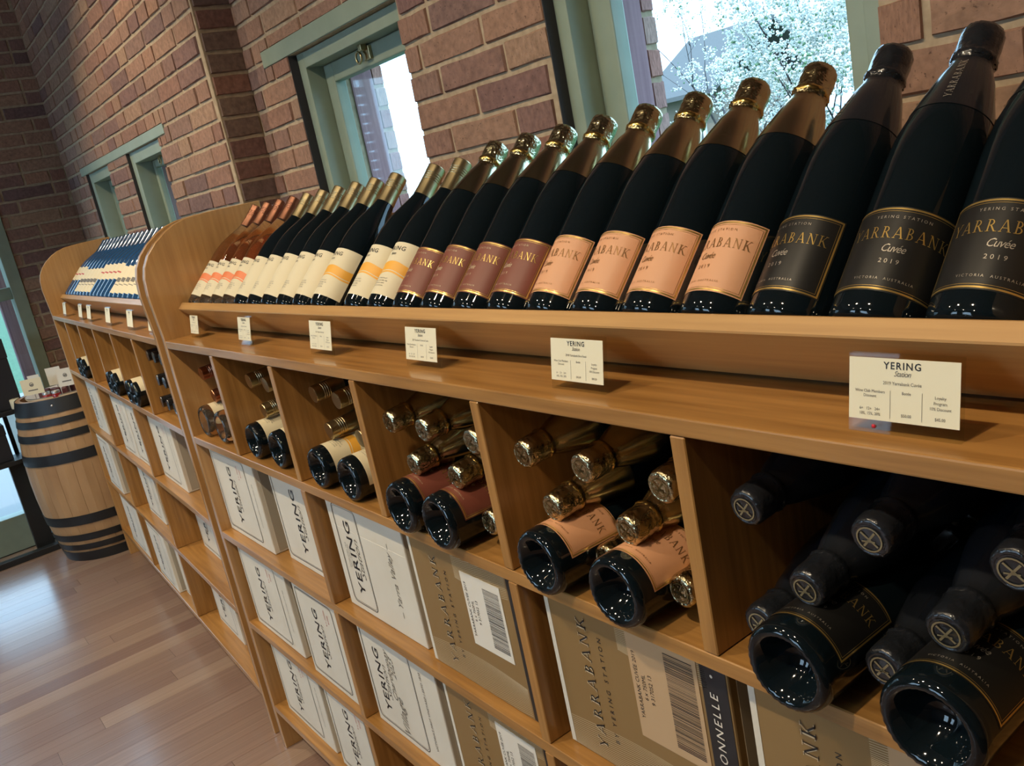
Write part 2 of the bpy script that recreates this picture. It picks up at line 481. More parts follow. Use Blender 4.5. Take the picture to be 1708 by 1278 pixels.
PACK = principled('dark_red_packet', (0.10, 0.03, 0.03), 0.4)
TIN = principled('tin_lid', (0.6, 0.58, 0.55), 0.35, 0.9)


def clear_pane(m, tint=(0.97, 0.99, 1.0), gloss=1.0):
    n, l = m.node_tree.nodes, m.node_tree.links
    n.clear()
    out = n.new('ShaderNodeOutputMaterial'); mix = n.new('ShaderNodeMixShader'); tr = n.new('ShaderNodeBsdfTransparent'); gl = n.new('ShaderNodeBsdfGlossy')
    lw = n.new('ShaderNodeLayerWeight'); pw = n.new('ShaderNodeMath'); pw.operation = 'POWER'; pw.inputs[1].default_value = 4.0
    fr = n.new('ShaderNodeMath'); fr.operation = 'MULTIPLY_ADD'; fr.inputs[1].default_value = 0.5 * gloss; fr.inputs[2].default_value = 0.03 * gloss
    l.new(lw.outputs['Facing'], pw.inputs[0]); l.new(pw.outputs[0], fr.inputs[0])
    tr.inputs['Color'].default_value = (*tint, 1); gl.inputs['Roughness'].default_value = 0.02
    l.new(fr.outputs[0], mix.inputs[0]); l.new(tr.outputs[0], mix.inputs[1]); l.new(gl.outputs[0], mix.inputs[2]); l.new(mix.outputs[0], out.inputs[0])


clear_pane(ACRYLIC, (0.93, 0.94, 0.92), 0.45)
PANE = bpy.data.materials.new('window_glass'); PANE.use_nodes = True; clear_pane(PANE)

# ------------------------------------------------------------------ brick walls
BRICK_PITCH, BRICK_LEN, JOINT0, JOINT = 0.0645, 0.245, 1.482, 0.0105


def brick_variant(k):
    """unit brick: x -.5...5, z -.5...5, proud face at y=-1, back at y=0, uneven edges"""
    rnd = random.Random(100 + k)
    def j(a): return (rnd.random() - 0.5) * a
    xs = [-0.5, -0.18 + j(0.1), 0.2 + j(0.1), 0.5]
    back, face = [], []
    loop = [(x, -0.5) for x in xs] + [(x, 0.5) for x in reversed(xs)]
    for x, z in loop:
        ex = 0.012 + rnd.random() * 0.006; ez = 0.05 + rnd.random() * 0.07
        back.append((x + j(0.014), 0.25, z + j(0.08)))
        face.append((x * (1 - 2 * ex * (abs(x) > 0.49)) + j(0.012), -1.0 + rnd.random() * 0.4, z * (1 - ez) + j(0.06)))
    n = 8
    f = [tuple(range(n, 2 * n))] + [(i, (i + 1) % n, n + (i + 1) % n, n + i) for i in range(n)]
    me = bpy.data.meshes.new('brick'); me.from_pydata(back + face, [], [tuple(reversed(t)) for t in f])
    bm = bmesh.new(); bm.from_mesh(me); bmesh.ops.recalc_face_normals(bm, faces=bm.faces)
    # make sure the face looks to -y
    big = max(bm.faces, key=lambda q: q.calc_area())
    if big.normal.y > 0: bmesh.ops.reverse_faces(bm, faces=bm.faces)
    bm.to_mesh(me); bm.free()
    return me


BRICKS = [brick_variant(k) for k in range(12)]


def wall_slab(name, L0, L1, z0, z1, thick, openings):
    """wall in local coords: face at y=0, body to +y, along x; openings cut out"""
    xs = sorted({L0, L1, *[o[0] for o in openings], *[o[1] for o in openings]})
    zs = sorted({z0, z1, *[o[2] for o in openings], *[o[3] for o in openings]})
    mb = MB()
    for a, b in zip(xs, xs[1:]):
        run = None
        for c, d in zip(zs, zs[1:]):
            hole = any(o[0] <= a + 1e-6 and b <= o[1] + 1e-6 and o[2] <= c + 1e-6 and d <= o[3] + 1e-6 for o in openings)
            if not hole:
                if run is None: run = [c, d]
                else: run[1] = d
            if hole and run: mb.box(a, b, 0, thick, *run); run = None
        if run: mb.box(a, b, 0, thick, *run)
    return mb.mesh(name)


def brick_wall(name, loc, rotz, L0, L1, z0, z1, thick, openings, seen, mat, phase=0.0, solid=(), bond=0.5, half=0.12):
    """openings go through; solid = areas covered by lintels where no brick sits"""
    w = obj(name, wall_slab(name, L0, L1, z0, z1, thick, openings), MORTAR, kind='structure')
    w.location = loc; w.rotation_euler = (0, 0, rotz)
    rest = MB(); count = 0
    blocks = list(openings) + list(solid)
    k0 = math.floor((z0 - JOINT0) / BRICK_PITCH); k1 = math.ceil((z1 - JOINT0) / BRICK_PITCH)
    for k in range(k0, k1):
        zc0, zc1 = JOINT0 + k * BRICK_PITCH, JOINT0 + (k + 1) * BRICK_PITCH
        if zc0 < z0 or zc1 > z1: continue
        off = (k % 2) * BRICK_LEN * bond + phase + (0.25 * BRICK_LEN if k % 5 == 3 and bond else 0)
        x = L0 - BRICK_LEN + (off % BRICK_LEN)
        while x < L1:
            bl_ = BRICK_LEN * (0.5 if random.random() < half and bond else 1.0)
            a, b = max(x, L0), min(x + bl_, L1); x += bl_
            if b - a < 0.03: continue
            segs = [(a, b, zc0, zc1)]
            for o in blocks:
                if o[2] < zc1 - 0.004 and o[3] > zc0 + 0.004:
                    ns = []
                    for p, q, u, v in segs:
                        if o[1] <= p or o[0] >= q: ns.append((p, q, u, v)); continue
                        if o[0] - p > 0.02: ns.append((p, o[0] + JOINT / 2, u, v))
                        if q - o[1] > 0.02: ns.append((o[1] - JOINT / 2, q, u, v))
                        mp_, mq_ = max(p, o[0]), min(q, o[1])
                        if o[2] - u > 0.016: ns.append((mp_, mq_, u, o[2] + JOINT / 2))
                        if v - o[3] > 0.016: ns.append((mp_, mq_, o[3] - JOINT / 2, v))
                    segs = ns
            for p, q, u_, v_ in segs:
                cx, cz = (p + q) / 2, (u_ + v_) / 2
                Lx, Lz = q - p - JOINT, v_ - u_ - JOINT
                if Lx < 0.015 or Lz < 0.006: continue
                if seen(cx, cz) and count < 296:
                    o = obj('brick', random.choice(BRICKS), None, w)
                    o.data.materials.clear() if False else None
                    if not o.data.materials: o.data.materials.append(BRICK)
                    if mat is not BRICK:
                        o.material_slots[0].link = 'OBJECT'; o.material_slots[0].material = mat
                    o.location = (cx, -0.0, cz); o.scale = (Lx, 0.0055 + random.random() * 0.003, Lz)
                    o.rotation_euler = (0, (random.random() - 0.5) * 0.012, 0)
                    count += 1
                else:
                    rest.box(cx - Lx / 2, cx + Lx / 2, -0.006, 0.002, cz - Lz / 2, cz + Lz / 2)
    if rest.v:
        o = obj('brick_mass', rest.mesh('brick_mass'), BRICK_MASS, w, kind='stuff')
    print(name, 'bricks', count)
    return w


# near window wall (inner face at y = .6), projecting wall (y = .475), its return, end wall (x = -5.15)
W1 = (-2.460, -1.842, 1.16, 1.850)
W2 = (-1.337, -0.680, 1.16, 1.850)
W3 = (-3.917, -3.436, 1.10, 1.779)
W4 = (-4.702, -4.257, 1.10, 1.779)
Ywall, Yfar, Xret, Xend = 0.60, 0.475, -2.775, -5.15
brick_wall('wall_back', (0, Ywall, 0), 0, Xret, 2.5, 0, 3.3, 0.285, [W1, W2], lambda x, z: x < -0.15 and 1.08 < z < 2.2, BRICK, 0.075,
           solid=[(-2.637, -1.83, 1.850, 1.897), (-1.45, -0.62, 1.850, 1.897)])
brick_wall('wall_back_far', (0, Yfar, 0), 0, Xend, Xret, 0, 3.3, 0.41, [W3, W4], lambda x, z: 1.36 < z < 2.66 and z < 2.16 + (-2.775 - x) * 0.24, BRICK, 0.03,
           solid=[(-4.795, -3.337, 1.776, 1.816)], half=0.45)
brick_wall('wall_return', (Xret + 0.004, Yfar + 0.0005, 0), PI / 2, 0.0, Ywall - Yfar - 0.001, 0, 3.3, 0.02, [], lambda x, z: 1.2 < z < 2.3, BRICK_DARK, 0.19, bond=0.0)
# end wall: local x runs along +y, face looks to +x
DOOR = (-1.30, 0.118, 0.0, 2.20)
brick_wall('wall_end', (Xend, 0, 0), PI / 2, -4.0, Yfar, 0, 3.3, 0.15, [DOOR], lambda x, z: x > -0.2 and 0.78 < z < 2.75, BRICK, 0.11)

# rest of the room shell
obj('ceiling', boxmesh('ceiling', Xend - 0.2, 2.7, -4.2, 0.85, 3.3, 3.4), CEIL, kind='structure')
fw_open = [(lx - 0.55, lx + 0.55, 1.0, 2.5) for lx in (-3.2, -1.2)]
wf_ = obj('wall_front', wall_slab('wall_front', Xend - 0.2, 2.7, 0, 3.3, 0.2, fw_open), PLASTER, kind='structure')
wf_.location = (0, -4.2, 0)
for k, op in enumerate(fw_open):
    wn_ = bpy.data.objects.new(f'window_{5 + k}', None); link(wn_); wn_['kind'] = 'structure'
    for nm, a in (('jamb', (op[0], op[0] + 0.05, -4.15, -4.05, op[2], op[3])), ('jamb', (op[1] - 0.05, op[1], -4.15, -4.05, op[2], op[3])), ('head', (op[0] + 0.05, op[1] - 0.05, -4.15, -4.05, op[3] - 0.05, op[3])), ('sill', (op[0] + 0.05, op[1] - 0.05, -4.15, -4.05, op[2], op[2] + 0.05))):
        obj(nm, boxmesh(nm, *a), GREEN, wn_)
    obj('pane', boxmesh('pane', op[0] + 0.05, op[1] - 0.05, -4.104, -4.10, op[2] + 0.05, op[3] - 0.05), PANE, wn_)
obj('wall_right', boxmesh('wall_right', 2.5, 2.7, -4.0, 0.8, 0, 3.3), PLASTER, kind='structure')
floor = obj('floor', boxmesh('floor', Xend - 0.2, 2.7, -4.2, 0.85, -0.12, -0.004), principled('floor_gap', (0.05, 0.03, 0.02), 0.8), kind='structure')
PW = 0.0875
plank_meshes = {}
ix = 0; px = Xend
while px < 0.6:
    y = -2.6 + random.Random(ix).random() * 1.2 - 1.2
    while y < Yfar + 0.1:
        L = 1.1 + random.Random(ix * 31 + int(y * 100)).random() * 1.6
        y0, y1 = max(y, -3.0), min(y + L, 0.56); y += L
        if y1 - y0 < 0.05: continue
        key = 0
        if key not in plank_meshes:
            plank_meshes[key] = MB().box(-0.5, 0.5, -0.5, 0.5, -1, 0).mesh('plank', bevel=0.0)
        o = obj('plank', plank_meshes[key], PLANK, floor)
        o.location = (px + PW / 2, (y0 + y1) / 2, 0.0)
        o.scale = (PW - 0.0009, y1 - y0 - 0.001, 0.004)
    px += PW; ix += 1

# ------------------------------------------------------------------ windows
def latch(parent, x, y, z):
    mb = MB(); mb.box(x - 0.004, x + 0.030, y - 0.010, y, z - 0.012, z + 0.022); mb.box(x + 0.004, x + 0.020, y - 0.026, y - 0.008, z + 0.012, z + 0.040)
    mb.tube([(x + 0.012, y - 0.02, z + 0.03), (x + 0.012, y - 0.05, z + 0.045)], 0.005)
    o = obj('latch', mb.mesh('latch', bevel=0.0015), BRASS, parent)
    ring = MB()
    R_, n = 0.014, 16
    ring.tube([(x - 0.016 + R_ * math.cos(t), y - 0.018, z + R_ * math.sin(t)) for t in [2 * PI * k / n for k in range(n + 1)]], 0.0035, 6, False)
    obj('latch_ring', ring.mesh('latch_ring', True), BRASS, o)


def window(name, op, yw, face_l, face_r, face_t, sash, depth, has_latch=True):
    depth = max(depth, 0.06)
    x0, x1, z0, z1 = op
    w = bpy.data.objects.new(name, None); link(w); w['kind'] = 'structure'
    yf, ys = yw + (0.022 if yw > 0.55 else 0.009), yw + 0.075           # frame face, sash face
    yb = yw + depth
    obj('jamb', boxmesh('jamb', x0 + 0.001, x0 + face_l, yf, yb, z0, z1, 0.002), GREEN, w)
    obj('jamb', boxmesh('jamb', x1 - face_r, x1 - 0.001, yf, yb, z0, z1, 0.002), GREEN, w)
    obj('head', boxmesh('head', x0 + face_l, x1 - face_r, yf, yb, z1 - face_t, z1 - 0.001, 0.002), GREEN, w)
    obj('sill', boxmesh('sill', x0 - 0.02, x1 + 0.02, yw - 0.03, yb, z0 - 0.02, z0 + 0.02, 0.004), GREEN, w)
    a, b, c, d = x0 + face_l + 0.001, x1 - face_r - 0.001, z0 + 0.021, z1 - face_t - 0.001
    shade_strip = principled('dark_seal', (0.035, 0.035, 0.04), 0.8) if 'dark_seal' not in bpy.data.materials else bpy.data.materials['dark_seal']
    obj('seal', boxmesh('seal', x0 - 0.0005, x0 + 0.0022, yw - 0.004, yf + 0.002, z0, z1), shade_strip, w)  # dark strip painted in for the shade on the brick return
    s = sash
    obj('sash_stile', boxmesh('sash_stile', a, a + s, ys, min(ys + 0.035, yb - 0.001), c, d, 0.003), GREEN, w)
    obj('sash_stile', boxmesh('sash_stile', b - s, b, ys, min(ys + 0.035, yb - 0.001), c, d, 0.003), GREEN, w)
    obj('sash_rail', boxmesh('sash_rail', a + s, b - s, ys, ys + 0.035, d - s, d, 0.003), GREEN, w)
    obj('sash_rail', boxmesh('sash_rail', a + s, b - s, ys, min(ys + 0.035, yb - 0.001), c, c + s, 0.003), GREEN, w)
    obj('pane', boxmesh('pane', a + s - 0.004, b - s + 0.004, ys + 0.014, ys + 0.018, c + s - 0.004, d - s + 0.004), PANE, w)
    if has_latch: latch(w, (a + b) / 2 - 0.01, ys, d - s * 0.5)
    return w


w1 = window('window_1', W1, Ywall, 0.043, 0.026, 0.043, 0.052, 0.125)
obj('lintel', boxmesh('lintel', -2.637, -1.832, Ywall - 0.006, Ywall + 0.05, 1.851, 1.897, 0.002), GREEN, w1)
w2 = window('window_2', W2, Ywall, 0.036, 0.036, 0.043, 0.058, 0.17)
obj('lintel', boxmesh('lintel', -1.45, -0.62, Ywall - 0.006, Ywall + 0.05, 1.851, 1.897, 0.002), GREEN, w2)
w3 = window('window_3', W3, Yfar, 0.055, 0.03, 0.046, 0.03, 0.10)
obj('lintel', boxmesh('lintel', -4.795, -3.337, Yfar - 0.006, Yfar + 0.05, 1.7795, 1.816, 0.002), GREEN, w3)
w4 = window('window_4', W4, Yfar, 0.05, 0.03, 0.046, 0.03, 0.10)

# glazed door in the end wall (faces +x)
dr = bpy.data.objects.new('door_1', None); link(dr); dr['kind'] = 'structure'
xf, xb = Xend - 0.12, Xend + 0.012
y0, y1 = DOOR[0], DOOR[1]
obj('door_jamb', boxmesh('door_jamb', xf, xb, y1 - 0.062, y1 - 0.001, 0.0, 2.2, 0.003), GREEN, dr)
obj('door_jamb', boxmesh('door_jamb', xf, xb, y0 + 0.001, y0 + 0.062, 0.0, 2.2, 0.003), GREEN, dr)
obj('door_rail', boxmesh('door_rail', xf + 0.02, xb - 0.02, y0 + 0.062, y1 - 0.062, 1.268, 1.330, 0.003), GREEN, dr)
obj('door_rail', boxmesh('door_rail', xf + 0.02, xb - 0.02, y0 + 0.062, y1 - 0.062, 2.13, 2.199, 0.003), GREEN, dr)
obj('bottom_panel', boxmesh('bottom_panel', xf + 0.02, xb - 0.02, y0 + 0.062, y1 - 0.062, 0.001, 0.185, 0.003), GREEN, dr)
obj('mullion', boxmesh('mullion', xf + 0.02, xb - 0.02, -0.60, -0.54, 0.185, 1.268, 0.003), GREEN, dr)
obj('pane', boxmesh('pane', xf + 0.05, xf + 0.054, y0 + 0.05, y1 - 0.05, 0.18, 1.27), PANE, dr)
obj('pane', boxmesh('pane', xf + 0.05, xf + 0.054, y0 + 0.05, y1 - 0.05, 1.325, 2.14), PANE, dr)

# ------------------------------------------------------------------ cabinet
PITCH, DT, ST = 0.342, 0.019, 0.019
CW = 6 * PITCH - DT                      # inner width
Z_COUNTER, Z_SH = 1.184, (0.932, 0.667, 0.402, 0.140)
TH = math.radians(44); ct, sn = math.cos(TH), math.sin(TH)
LED = (0.067, 1.267)                     # upper front corner of the tilted ledge (y, z)
YB = 0.33
PROF = [(0, 0), (0, 1.19), (-0.004, 1.25), (-0.007, 1.30), (-0.004, 1.34), (0.004, 1.368), (0.020, 1.396), (0.043, 1.420), (0.073, 1.442), (0.10, 1.456), (0.132, 1.465), (0.175, 1.469), (0.213, 1.471), (0.33, 1.473), (0.33, 1.19)]


def build_cabinet(label, loc, rotz, YB=0.41):
    t = thing('display_cabinet', label, 'cabinet', loc, rotz)
    L, R = -CW, 0.0
    g = 0.0006
    for x0, x1 in ((L - 0.022, L), (R, R + 0.022)):
        o = obj('side_panel', MB().prism_x(PROF + [(YB, 1.19), (YB, 0)], x0, x1).mesh('side_panel', bevel=0.0015, seg=1), WOOD_SIDE, t)
        mb = MB()   # thin lipping line on the curved front edge
        fr = PROF[0:13]
        for (a, b), (c, d) in zip(fr, fr[1:]):
            mb.add([(x0 + 0.007, a - 0.0012, b), (x0 + 0.0095, a - 0.0012, b), (x0 + 0.0095, c - 0.0012, d), (x0 + 0.007, c - 0.0012, d)], [(0, 1, 2, 3)])
        obj('edge_seam', mb.mesh('edge_seam'), WOOD_BACK, o)
    obj('counter_top', boxmesh('counter_top', L + g, R - g, 0.0, YB - 0.012, Z_COUNTER - ST, Z_COUNTER, 0.002), WOOD_X, t)
    for z in Z_SH:
        obj('shelf', boxmesh('shelf', L + g, R - g, 0.0, YB - 0.012, z - ST, z, 0.0012, 1), WOOD_X, t)
    for k in range(1, 6):
        x = -k * PITCH
        obj('divider', boxmesh('divider', x, x + DT, 0.0, YB - 0.0125, Z_SH[0] + g, Z_COUNTER - ST - g, 0.0012, 1), WOOD_Z, t)
    for r in range(3):
        for k in (2, 4):
            x = -k * PITCH
            obj('divider', boxmesh('divider', x, x + DT, 0.0, YB - 0.0125, Z_SH[r + 1] + g, Z_SH[r] - ST - g, 0.0012, 1), WOOD_Z, t)
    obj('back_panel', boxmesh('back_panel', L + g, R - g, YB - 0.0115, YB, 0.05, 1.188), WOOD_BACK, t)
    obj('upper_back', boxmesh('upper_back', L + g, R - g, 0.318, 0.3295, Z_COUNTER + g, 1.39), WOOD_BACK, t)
    obj('riser', boxmesh('riser', L + g, R - g, 0.140, 0.150, Z_COUNTER + g, 1.196), WOOD_BACK, t)  # dark filler board added behind the ledge gap to give its shade
    # tilted ledge: profile in (y,z)
    t_ = (ct, -sn); d_ = (-sn, -ct)
    P = lambda a, b: (LED[0] + t_[0] * a + d_[0] * b, LED[1] + t_[1] * a + d_[1] * b)
    obj('ledge', MB().prism_x([P(0, 0), P(0.092, 0), P(0.092, 0.020), P(0, 0.020)], L + g, R - g).mesh('ledge', bevel=0.0015, seg=1), WOOD_EDGE, t)
    obj('back_board', MB().prism_x([P(0.093, 0.0), P(0.093, -0.255), P(0.107, -0.255), P(0.107, 0.0)], L + g, R - g).mesh('back_board'), WOOD_X, t)
    return t


NEAR_O = Vector((-0.234, 0.0, 0.0))
FAR_TH = -math.radians(2.5)
FAR_AX = Vector((math.cos(FAR_TH), math.sin(FAR_TH), 0))
FAR_O = Vector((-2.30, 0.002, 0)) - FAR_AX * 0.085
near = build_cabinet('long honey oak wine cabinet holding rosé, yellow banded and sparkling wine bottles', NEAR_O, 0)
far = build_cabinet('honey oak wine cabinet beside the oak barrel, holding dark bottles with navy caps', FAR_O, FAR_TH, 0.365)
M_NEAR = Matrix.Translation(NEAR_O)
M_FAR = Matrix.Translation(FAR_O) @ Matrix.Rotation(FAR_TH, 4, 'Z')

# ------------------------------------------------------------------ bottles: kits of shared meshes
PUNT = [(0, 0.034), (0.010, 0.0325), (0.019, 0.025), (0.026, 0.012), (0.0305, 0.003), (0.0340, 0.0002), (0.0372, 0.0006), (0.0402, 0.0034)]


def bottle_profile(R, body):
    k = R / 0.0425
    return [(r * k, z) for r, z in PUNT] + [(R * 0.985, 0.007), (R, 0.014)] + body


CH_R, CH_L, BU_R, BU_L = 0.0422, 0.320, 0.0402, 0.298
CH_BODY = [(CH_R, 0.160), (0.0418, 0.175), (0.0402, 0.192), (0.0370, 0.210), (0.0326, 0.228), (0.0280, 0.245), (0.0234, 0.262), (0.0192, 0.272), (0.0162, 0.281), (0.0148, 0.298), (0.0148, 0.314), (0, 0.3145)]
BU_BODY = [(BU_R, 0.138), (0.0395, 0.152), (0.0370, 0.170), (0.0325, 0.188), (0.0265, 0.206), (0.0210, 0.222), (0.0172, 0.237), (0.0152, 0.252), (0.0146, 0.270), (0.0146, 0.294), (0, 0.2945)]
CH_MESH = lathe('glass', bottle_profile(CH_R, CH_BODY), 64)
RO_MESH = lathe('glass', bottle_profile(BU_R, BU_BODY), 64)
BU_MESH = RO_MESH.copy()


def knurl(me):
    for v in me.vertices:
        if -0.001 < v.co.z < 0.0045 and math.hypot(v.co.x, v.co.y) > 0.031:
            k = round(math.atan2(v.co.y, v.co.x) / (2 * PI) * 64)
            if k % 2 == 0: v.co.z += 0.0009


for me_ in (CH_MESH, BU_MESH, RO_MESH): knurl(me_)


def crinkle(me, z0, amp, seed):
    rnd = random.Random(seed)
    for v in me.vertices:
        if v.co.z > z0:
            s = 1 + (rnd.random() - 0.5) * amp
            v.co.x *= s; v.co.y *= s
    return me


e = 0.0006
CH_CAP_P = [(0.0360 + e, 0.2140), (0.0326 + e, 0.228), (0.0280 + e, 0.245), (0.0236 + e, 0.262), (0.0198 + e, 0.272), (0.0184, 0.2785), (0.0182, 0.2805), (0.0194, 0.2825), (0.0199, 0.2860), (0.0194, 0.2895), (0.0188, 0.2915), (0.0190, 0.299), (0.0191, 0.307), (0.0187, 0.3150), (0.0174, 0.3190), (0.0140, 0.3210), (0.0135, 0.3205), (0.0125, 0.3205), (0.0, 0.3214)]
CH_CAP = crinkle(lathe('foil', CH_CAP_P, 48), 0.2815, 0.05, 3)
CH_BAND = lathe('wire_band', [(0.0192, 0.2822), (0.0203, 0.2840), (0.0203, 0.2872), (0.0192, 0.2890)], 40)
CH_BAND = crinkle(CH_BAND, 0.27, 0.075, 8)


def cap_disc_print():
    v, f = roundframe_vf(-0.0115, 0.0115, -0.0115, 0.0115, 0.0115, 0.0014, 5)
    s1 = vf_xf(rect_vf(-0.009, 0.009, -0.0009, 0.0009), 1, 1, 0, 0, 0.9)
    s2 = vf_xf(rect_vf(-0.009, 0.009, -0.0009, 0.0009), 1, 1, 0, 0, -0.7)
    s3 = vf_xf(rect_vf(-0.006, 0.006, -0.0007, 0.0007), 1, 1, 0.001, 0.002, 0.1)
    v, f = merge_vf([(v, f), s1, s2, s3])
    me = bpy.data.meshes.new('top_emblem'); me.from_pydata([(a, b, 0.3217) for a, b in v], [], f)
    return me


CAP_EMBLEM = cap_disc_print()
sc = [(0.0176, 0.2380), (0.0172, 0.2440), (0.0166, 0.2540), (0.0165, 0.2680)]
z = 0.2690
for k in range(4):
    sc += [(0.01590, z), (0.01590, z + 0.0008), (0.01665, z + 0.0016), (0.01665, z + 0.0034)]; z += 0.0042
sc += [(0.0167, 0.2870), (0.0167, 0.2972), (0.0161, 0.2985), (0, 0.2990)]
BU_CAP = lathe('screwcap', sc, 36, sharp=22)


def script(s, h, x, z, sx=0.8): return vf_xf(text_vf(s, 0.0, 0.35, 0.9), h * sx, h, x, z)


def champ_label_meshes():
    r = CH_R
    out = {}
    hw = 0.0525
    out['label'] = on_cylinder('label', rect_vf(-hw, hw, 0.024, 0.104, 24), r + 0.0003)
    out['border'] = on_cylinder('gold_border', merge_vf([frame_vf(-hw + 0.0012, hw - 0.0012, 0.0252, 0.1028, 0.0016, 24), frame_vf(-hw + 0.0042, hw - 0.0042, 0.0282, 0.0998, 0.0004, 24)]), r + 0.0006)
    out['name'] = on_cylinder('lettering', vf_xf(serif_vf('YARRABANK', 0.26), 0.0082, 0.0108, 0, 0.0735), r + 0.0007)
    out['minor'] = on_cylinder('fine_print', merge_vf([script('Cuvée', 0.0075, 0, 0.0605), vf_xf(text_vf('2 0 1 9'), 0.0042, 0.0042, 0, 0.0500),
                    vf_xf(text_vf('YERING STATION', 0, 0, 1.6), 0.0028, 0.0028, 0, 0.0925), vf_xf(text_vf('VICTORIA  AUSTRALIA', 0, 0, 1.5), 0.0024, 0.0024, 0, 0.0345)]), r + 0.0007)
    return out


CHL = champ_label_meshes()


def yering_label_meshes(band):
    r = BU_R; hw = 0.064; z0, z1 = 0.022, 0.118
    out = {'label': on_cylinder('label', rect_vf(-hw, hw, z0, z1, 22), r + 0.0003)}
    out['name'] = on_cylinder('lettering', merge_vf([vf_xf(text_vf('YERING', 0.018, 0, 1.15), 0.0092, 0.0076, 0.004, 0.1030), script('Station', 0.0050, 0.006, 0.0945)]), r + 0.0006)
    lines = [vf_xf(text_vf(s), 0.0021, 0.0022, 0, zz) for s, zz in (('CHARDONNAY  YARRA VALLEY', 0.050), ('FIRST VINEYARD ESTABLISHED 1838', 0.0455), ('WINE OF AUSTRALIA 750ML', 0.041), ('YERING STATION VICTORIA', 0.0365))]
    out['minor'] = on_cylinder('fine_print', merge_vf(lines), r + 0.0006)
    if band == 'solid':
        v, f = rect_vf(-hw, hw, 0.065, 0.081, 22); v2, f2 = rect_vf(-hw, hw, 0.0605, 0.0635, 22)
        wob = lambda v_: [(a, b + 0.0022 * math.sin(a * 90)) for a, b in v_]
        out['band'] = on_cylinder('colour_band', merge_vf([(wob(v), f), (wob(v2), f2)]), r + 0.0005)
    return out


YL_PLAIN, YL_BAND = yering_label_meshes(None), yering_label_meshes('solid')


def far_label_meshes(kind):
    r = BU_R; hw = 0.047
    out = {}
    if kind == 'low':
        out['label'] = on_cylinder('label', rect_vf(-hw, hw, 0.018, 0.126, 20), r + 0.0003)
        out['pic'] = on_cylinder('picture_print', merge_vf([rect_vf(-0.012, 0.016, 0.062, 0.078, 6), rect_vf(-0.02, 0.02, 0.050, 0.0525, 6)]), r + 0.0006)
    else:
        out['label'] = on_cylinder('label', rect_vf(-hw, hw, 0.074, 0.140, 20), r + 0.0003)
        out['pic'] = on_cylinder('picture_print', rect_vf(-hw, hw, 0.101, 0.1065, 20), r + 0.0006)
    return out


FL_LOW, FL_HIGH = far_label_meshes('low'), far_label_meshes('high')
# kit entries: (name, mesh, material, index of parent entry or None)
def champ_kit(lab, foil, ink, minor, border=None, emblem=None):
    return [('glass', CH_MESH, GLASS_DARK, None), ('foil', CH_CAP, foil, None), ('wire_band', CH_BAND, BAND_GOLD if foil is not FOIL_BLACK else FOIL_BLACK, 1), ('top_emblem', CAP_EMBLEM, emblem or INK_FOIL, 1),
            ('label', CHL['label'], lab, None), ('gold_border', CHL['border'], border or INK_GOLD, 4), ('lettering', CHL['name'], ink, 4), ('fine_print', CHL['minor'], minor, 4)]


KIT_RED = champ_kit(L_RED, FOIL_PALE, INK_GOLD, INK_TAN)
KIT_PEACH = champ_kit(L_PEACH, FOIL_ROSE, INK_BRONZE, INK_BRONZE)
KIT_BLACK = champ_kit(L_BLACK, FOIL_BLACK, INK_GOLD, INK_SILVER, emblem=INK_DIM)
KIT_BLACK.append(('neck_print', on_cylinder('neck_print', vf_xf(serif_vf('YARRABANK', 0.2), 0.0052, 0.0062, 0, 0, PI / 2), 0.0225), INK_SILVER, 1))
# the print runs along the neck, follow its taper
_me = KIT_BLACK[-1][1]
for v in _me.vertices:
    a = math.atan2(v.co.x, -v.co.y); zz = v.co.z + 0.247
    v.co.z = zz
    for (r0, z0), (r1, z1) in zip(CH_CAP_P, CH_CAP_P[1:]):
        if z0 <= zz <= z1:
            rr = r0 + (r1 - r0) * (zz - z0) / max(z1 - z0, 1e-6) + 0.0006
            arc = a * 0.0225
            v.co.x, v.co.y = rr * math.sin(arc / rr), -rr * math.cos(arc / rr); break


def yering_kit(y, cap, glass, bandmat=None, mesh=None):
    k = [('glass', mesh or BU_MESH, glass, None), ('screwcap', BU_CAP, cap, None), ('label', y['label'], L_CREAM, None), ('lettering', y['name'], INK_BLACK, 2), ('fine_print', y['minor'], INK_GREY, 2)]
    if bandmat: k.append(('colour_band', y['band'], bandmat, 2))
    return k


KIT_PLAIN = yering_kit(YL_PLAIN, CAP_GOLD, GLASS_DARK)
KIT_YELLOW = yering_kit(YL_BAND, CAP_GOLD, GLASS_DARK, INK_YELLOW)
KIT_ROSE = yering_kit(YL_BAND, CAP_COPPER, GLASS_ROSE, INK_ORANGE, RO_MESH)
KIT_FLOW = [('glass', BU_MESH, GLASS_BLUE_SHEEN, None), ('screwcap', BU_CAP, CAP_NAVY, None), ('label', FL_LOW['label'], L_CREAM, None), ('picture_print', FL_LOW['pic'], INK_GREY, 2)]
KIT_FHIGH = [('glass', BU_MESH, GLASS_BLUE_SHEEN, None), ('screwcap', BU_CAP, CAP_NAVY, None), ('label', FL_HIGH['label'], L_CREAM, None), ('picture_print', FL_HIGH['pic'], INK_RED, 2)]
KIT_FBIN = [('glass', BU_MESH, GLASS_DARK, None), ('screwcap', BU_CAP, CAP_BLACK, None), ('label', FL_LOW['label'], L_CREAM, None), ('picture_print', FL_LOW['pic'], INK_GREY, 2)]
KIT_DARK = [('glass', BU_MESH, GLASS_DARK, None), ('screwcap', BU_CAP, CAP_BLACK, None)]


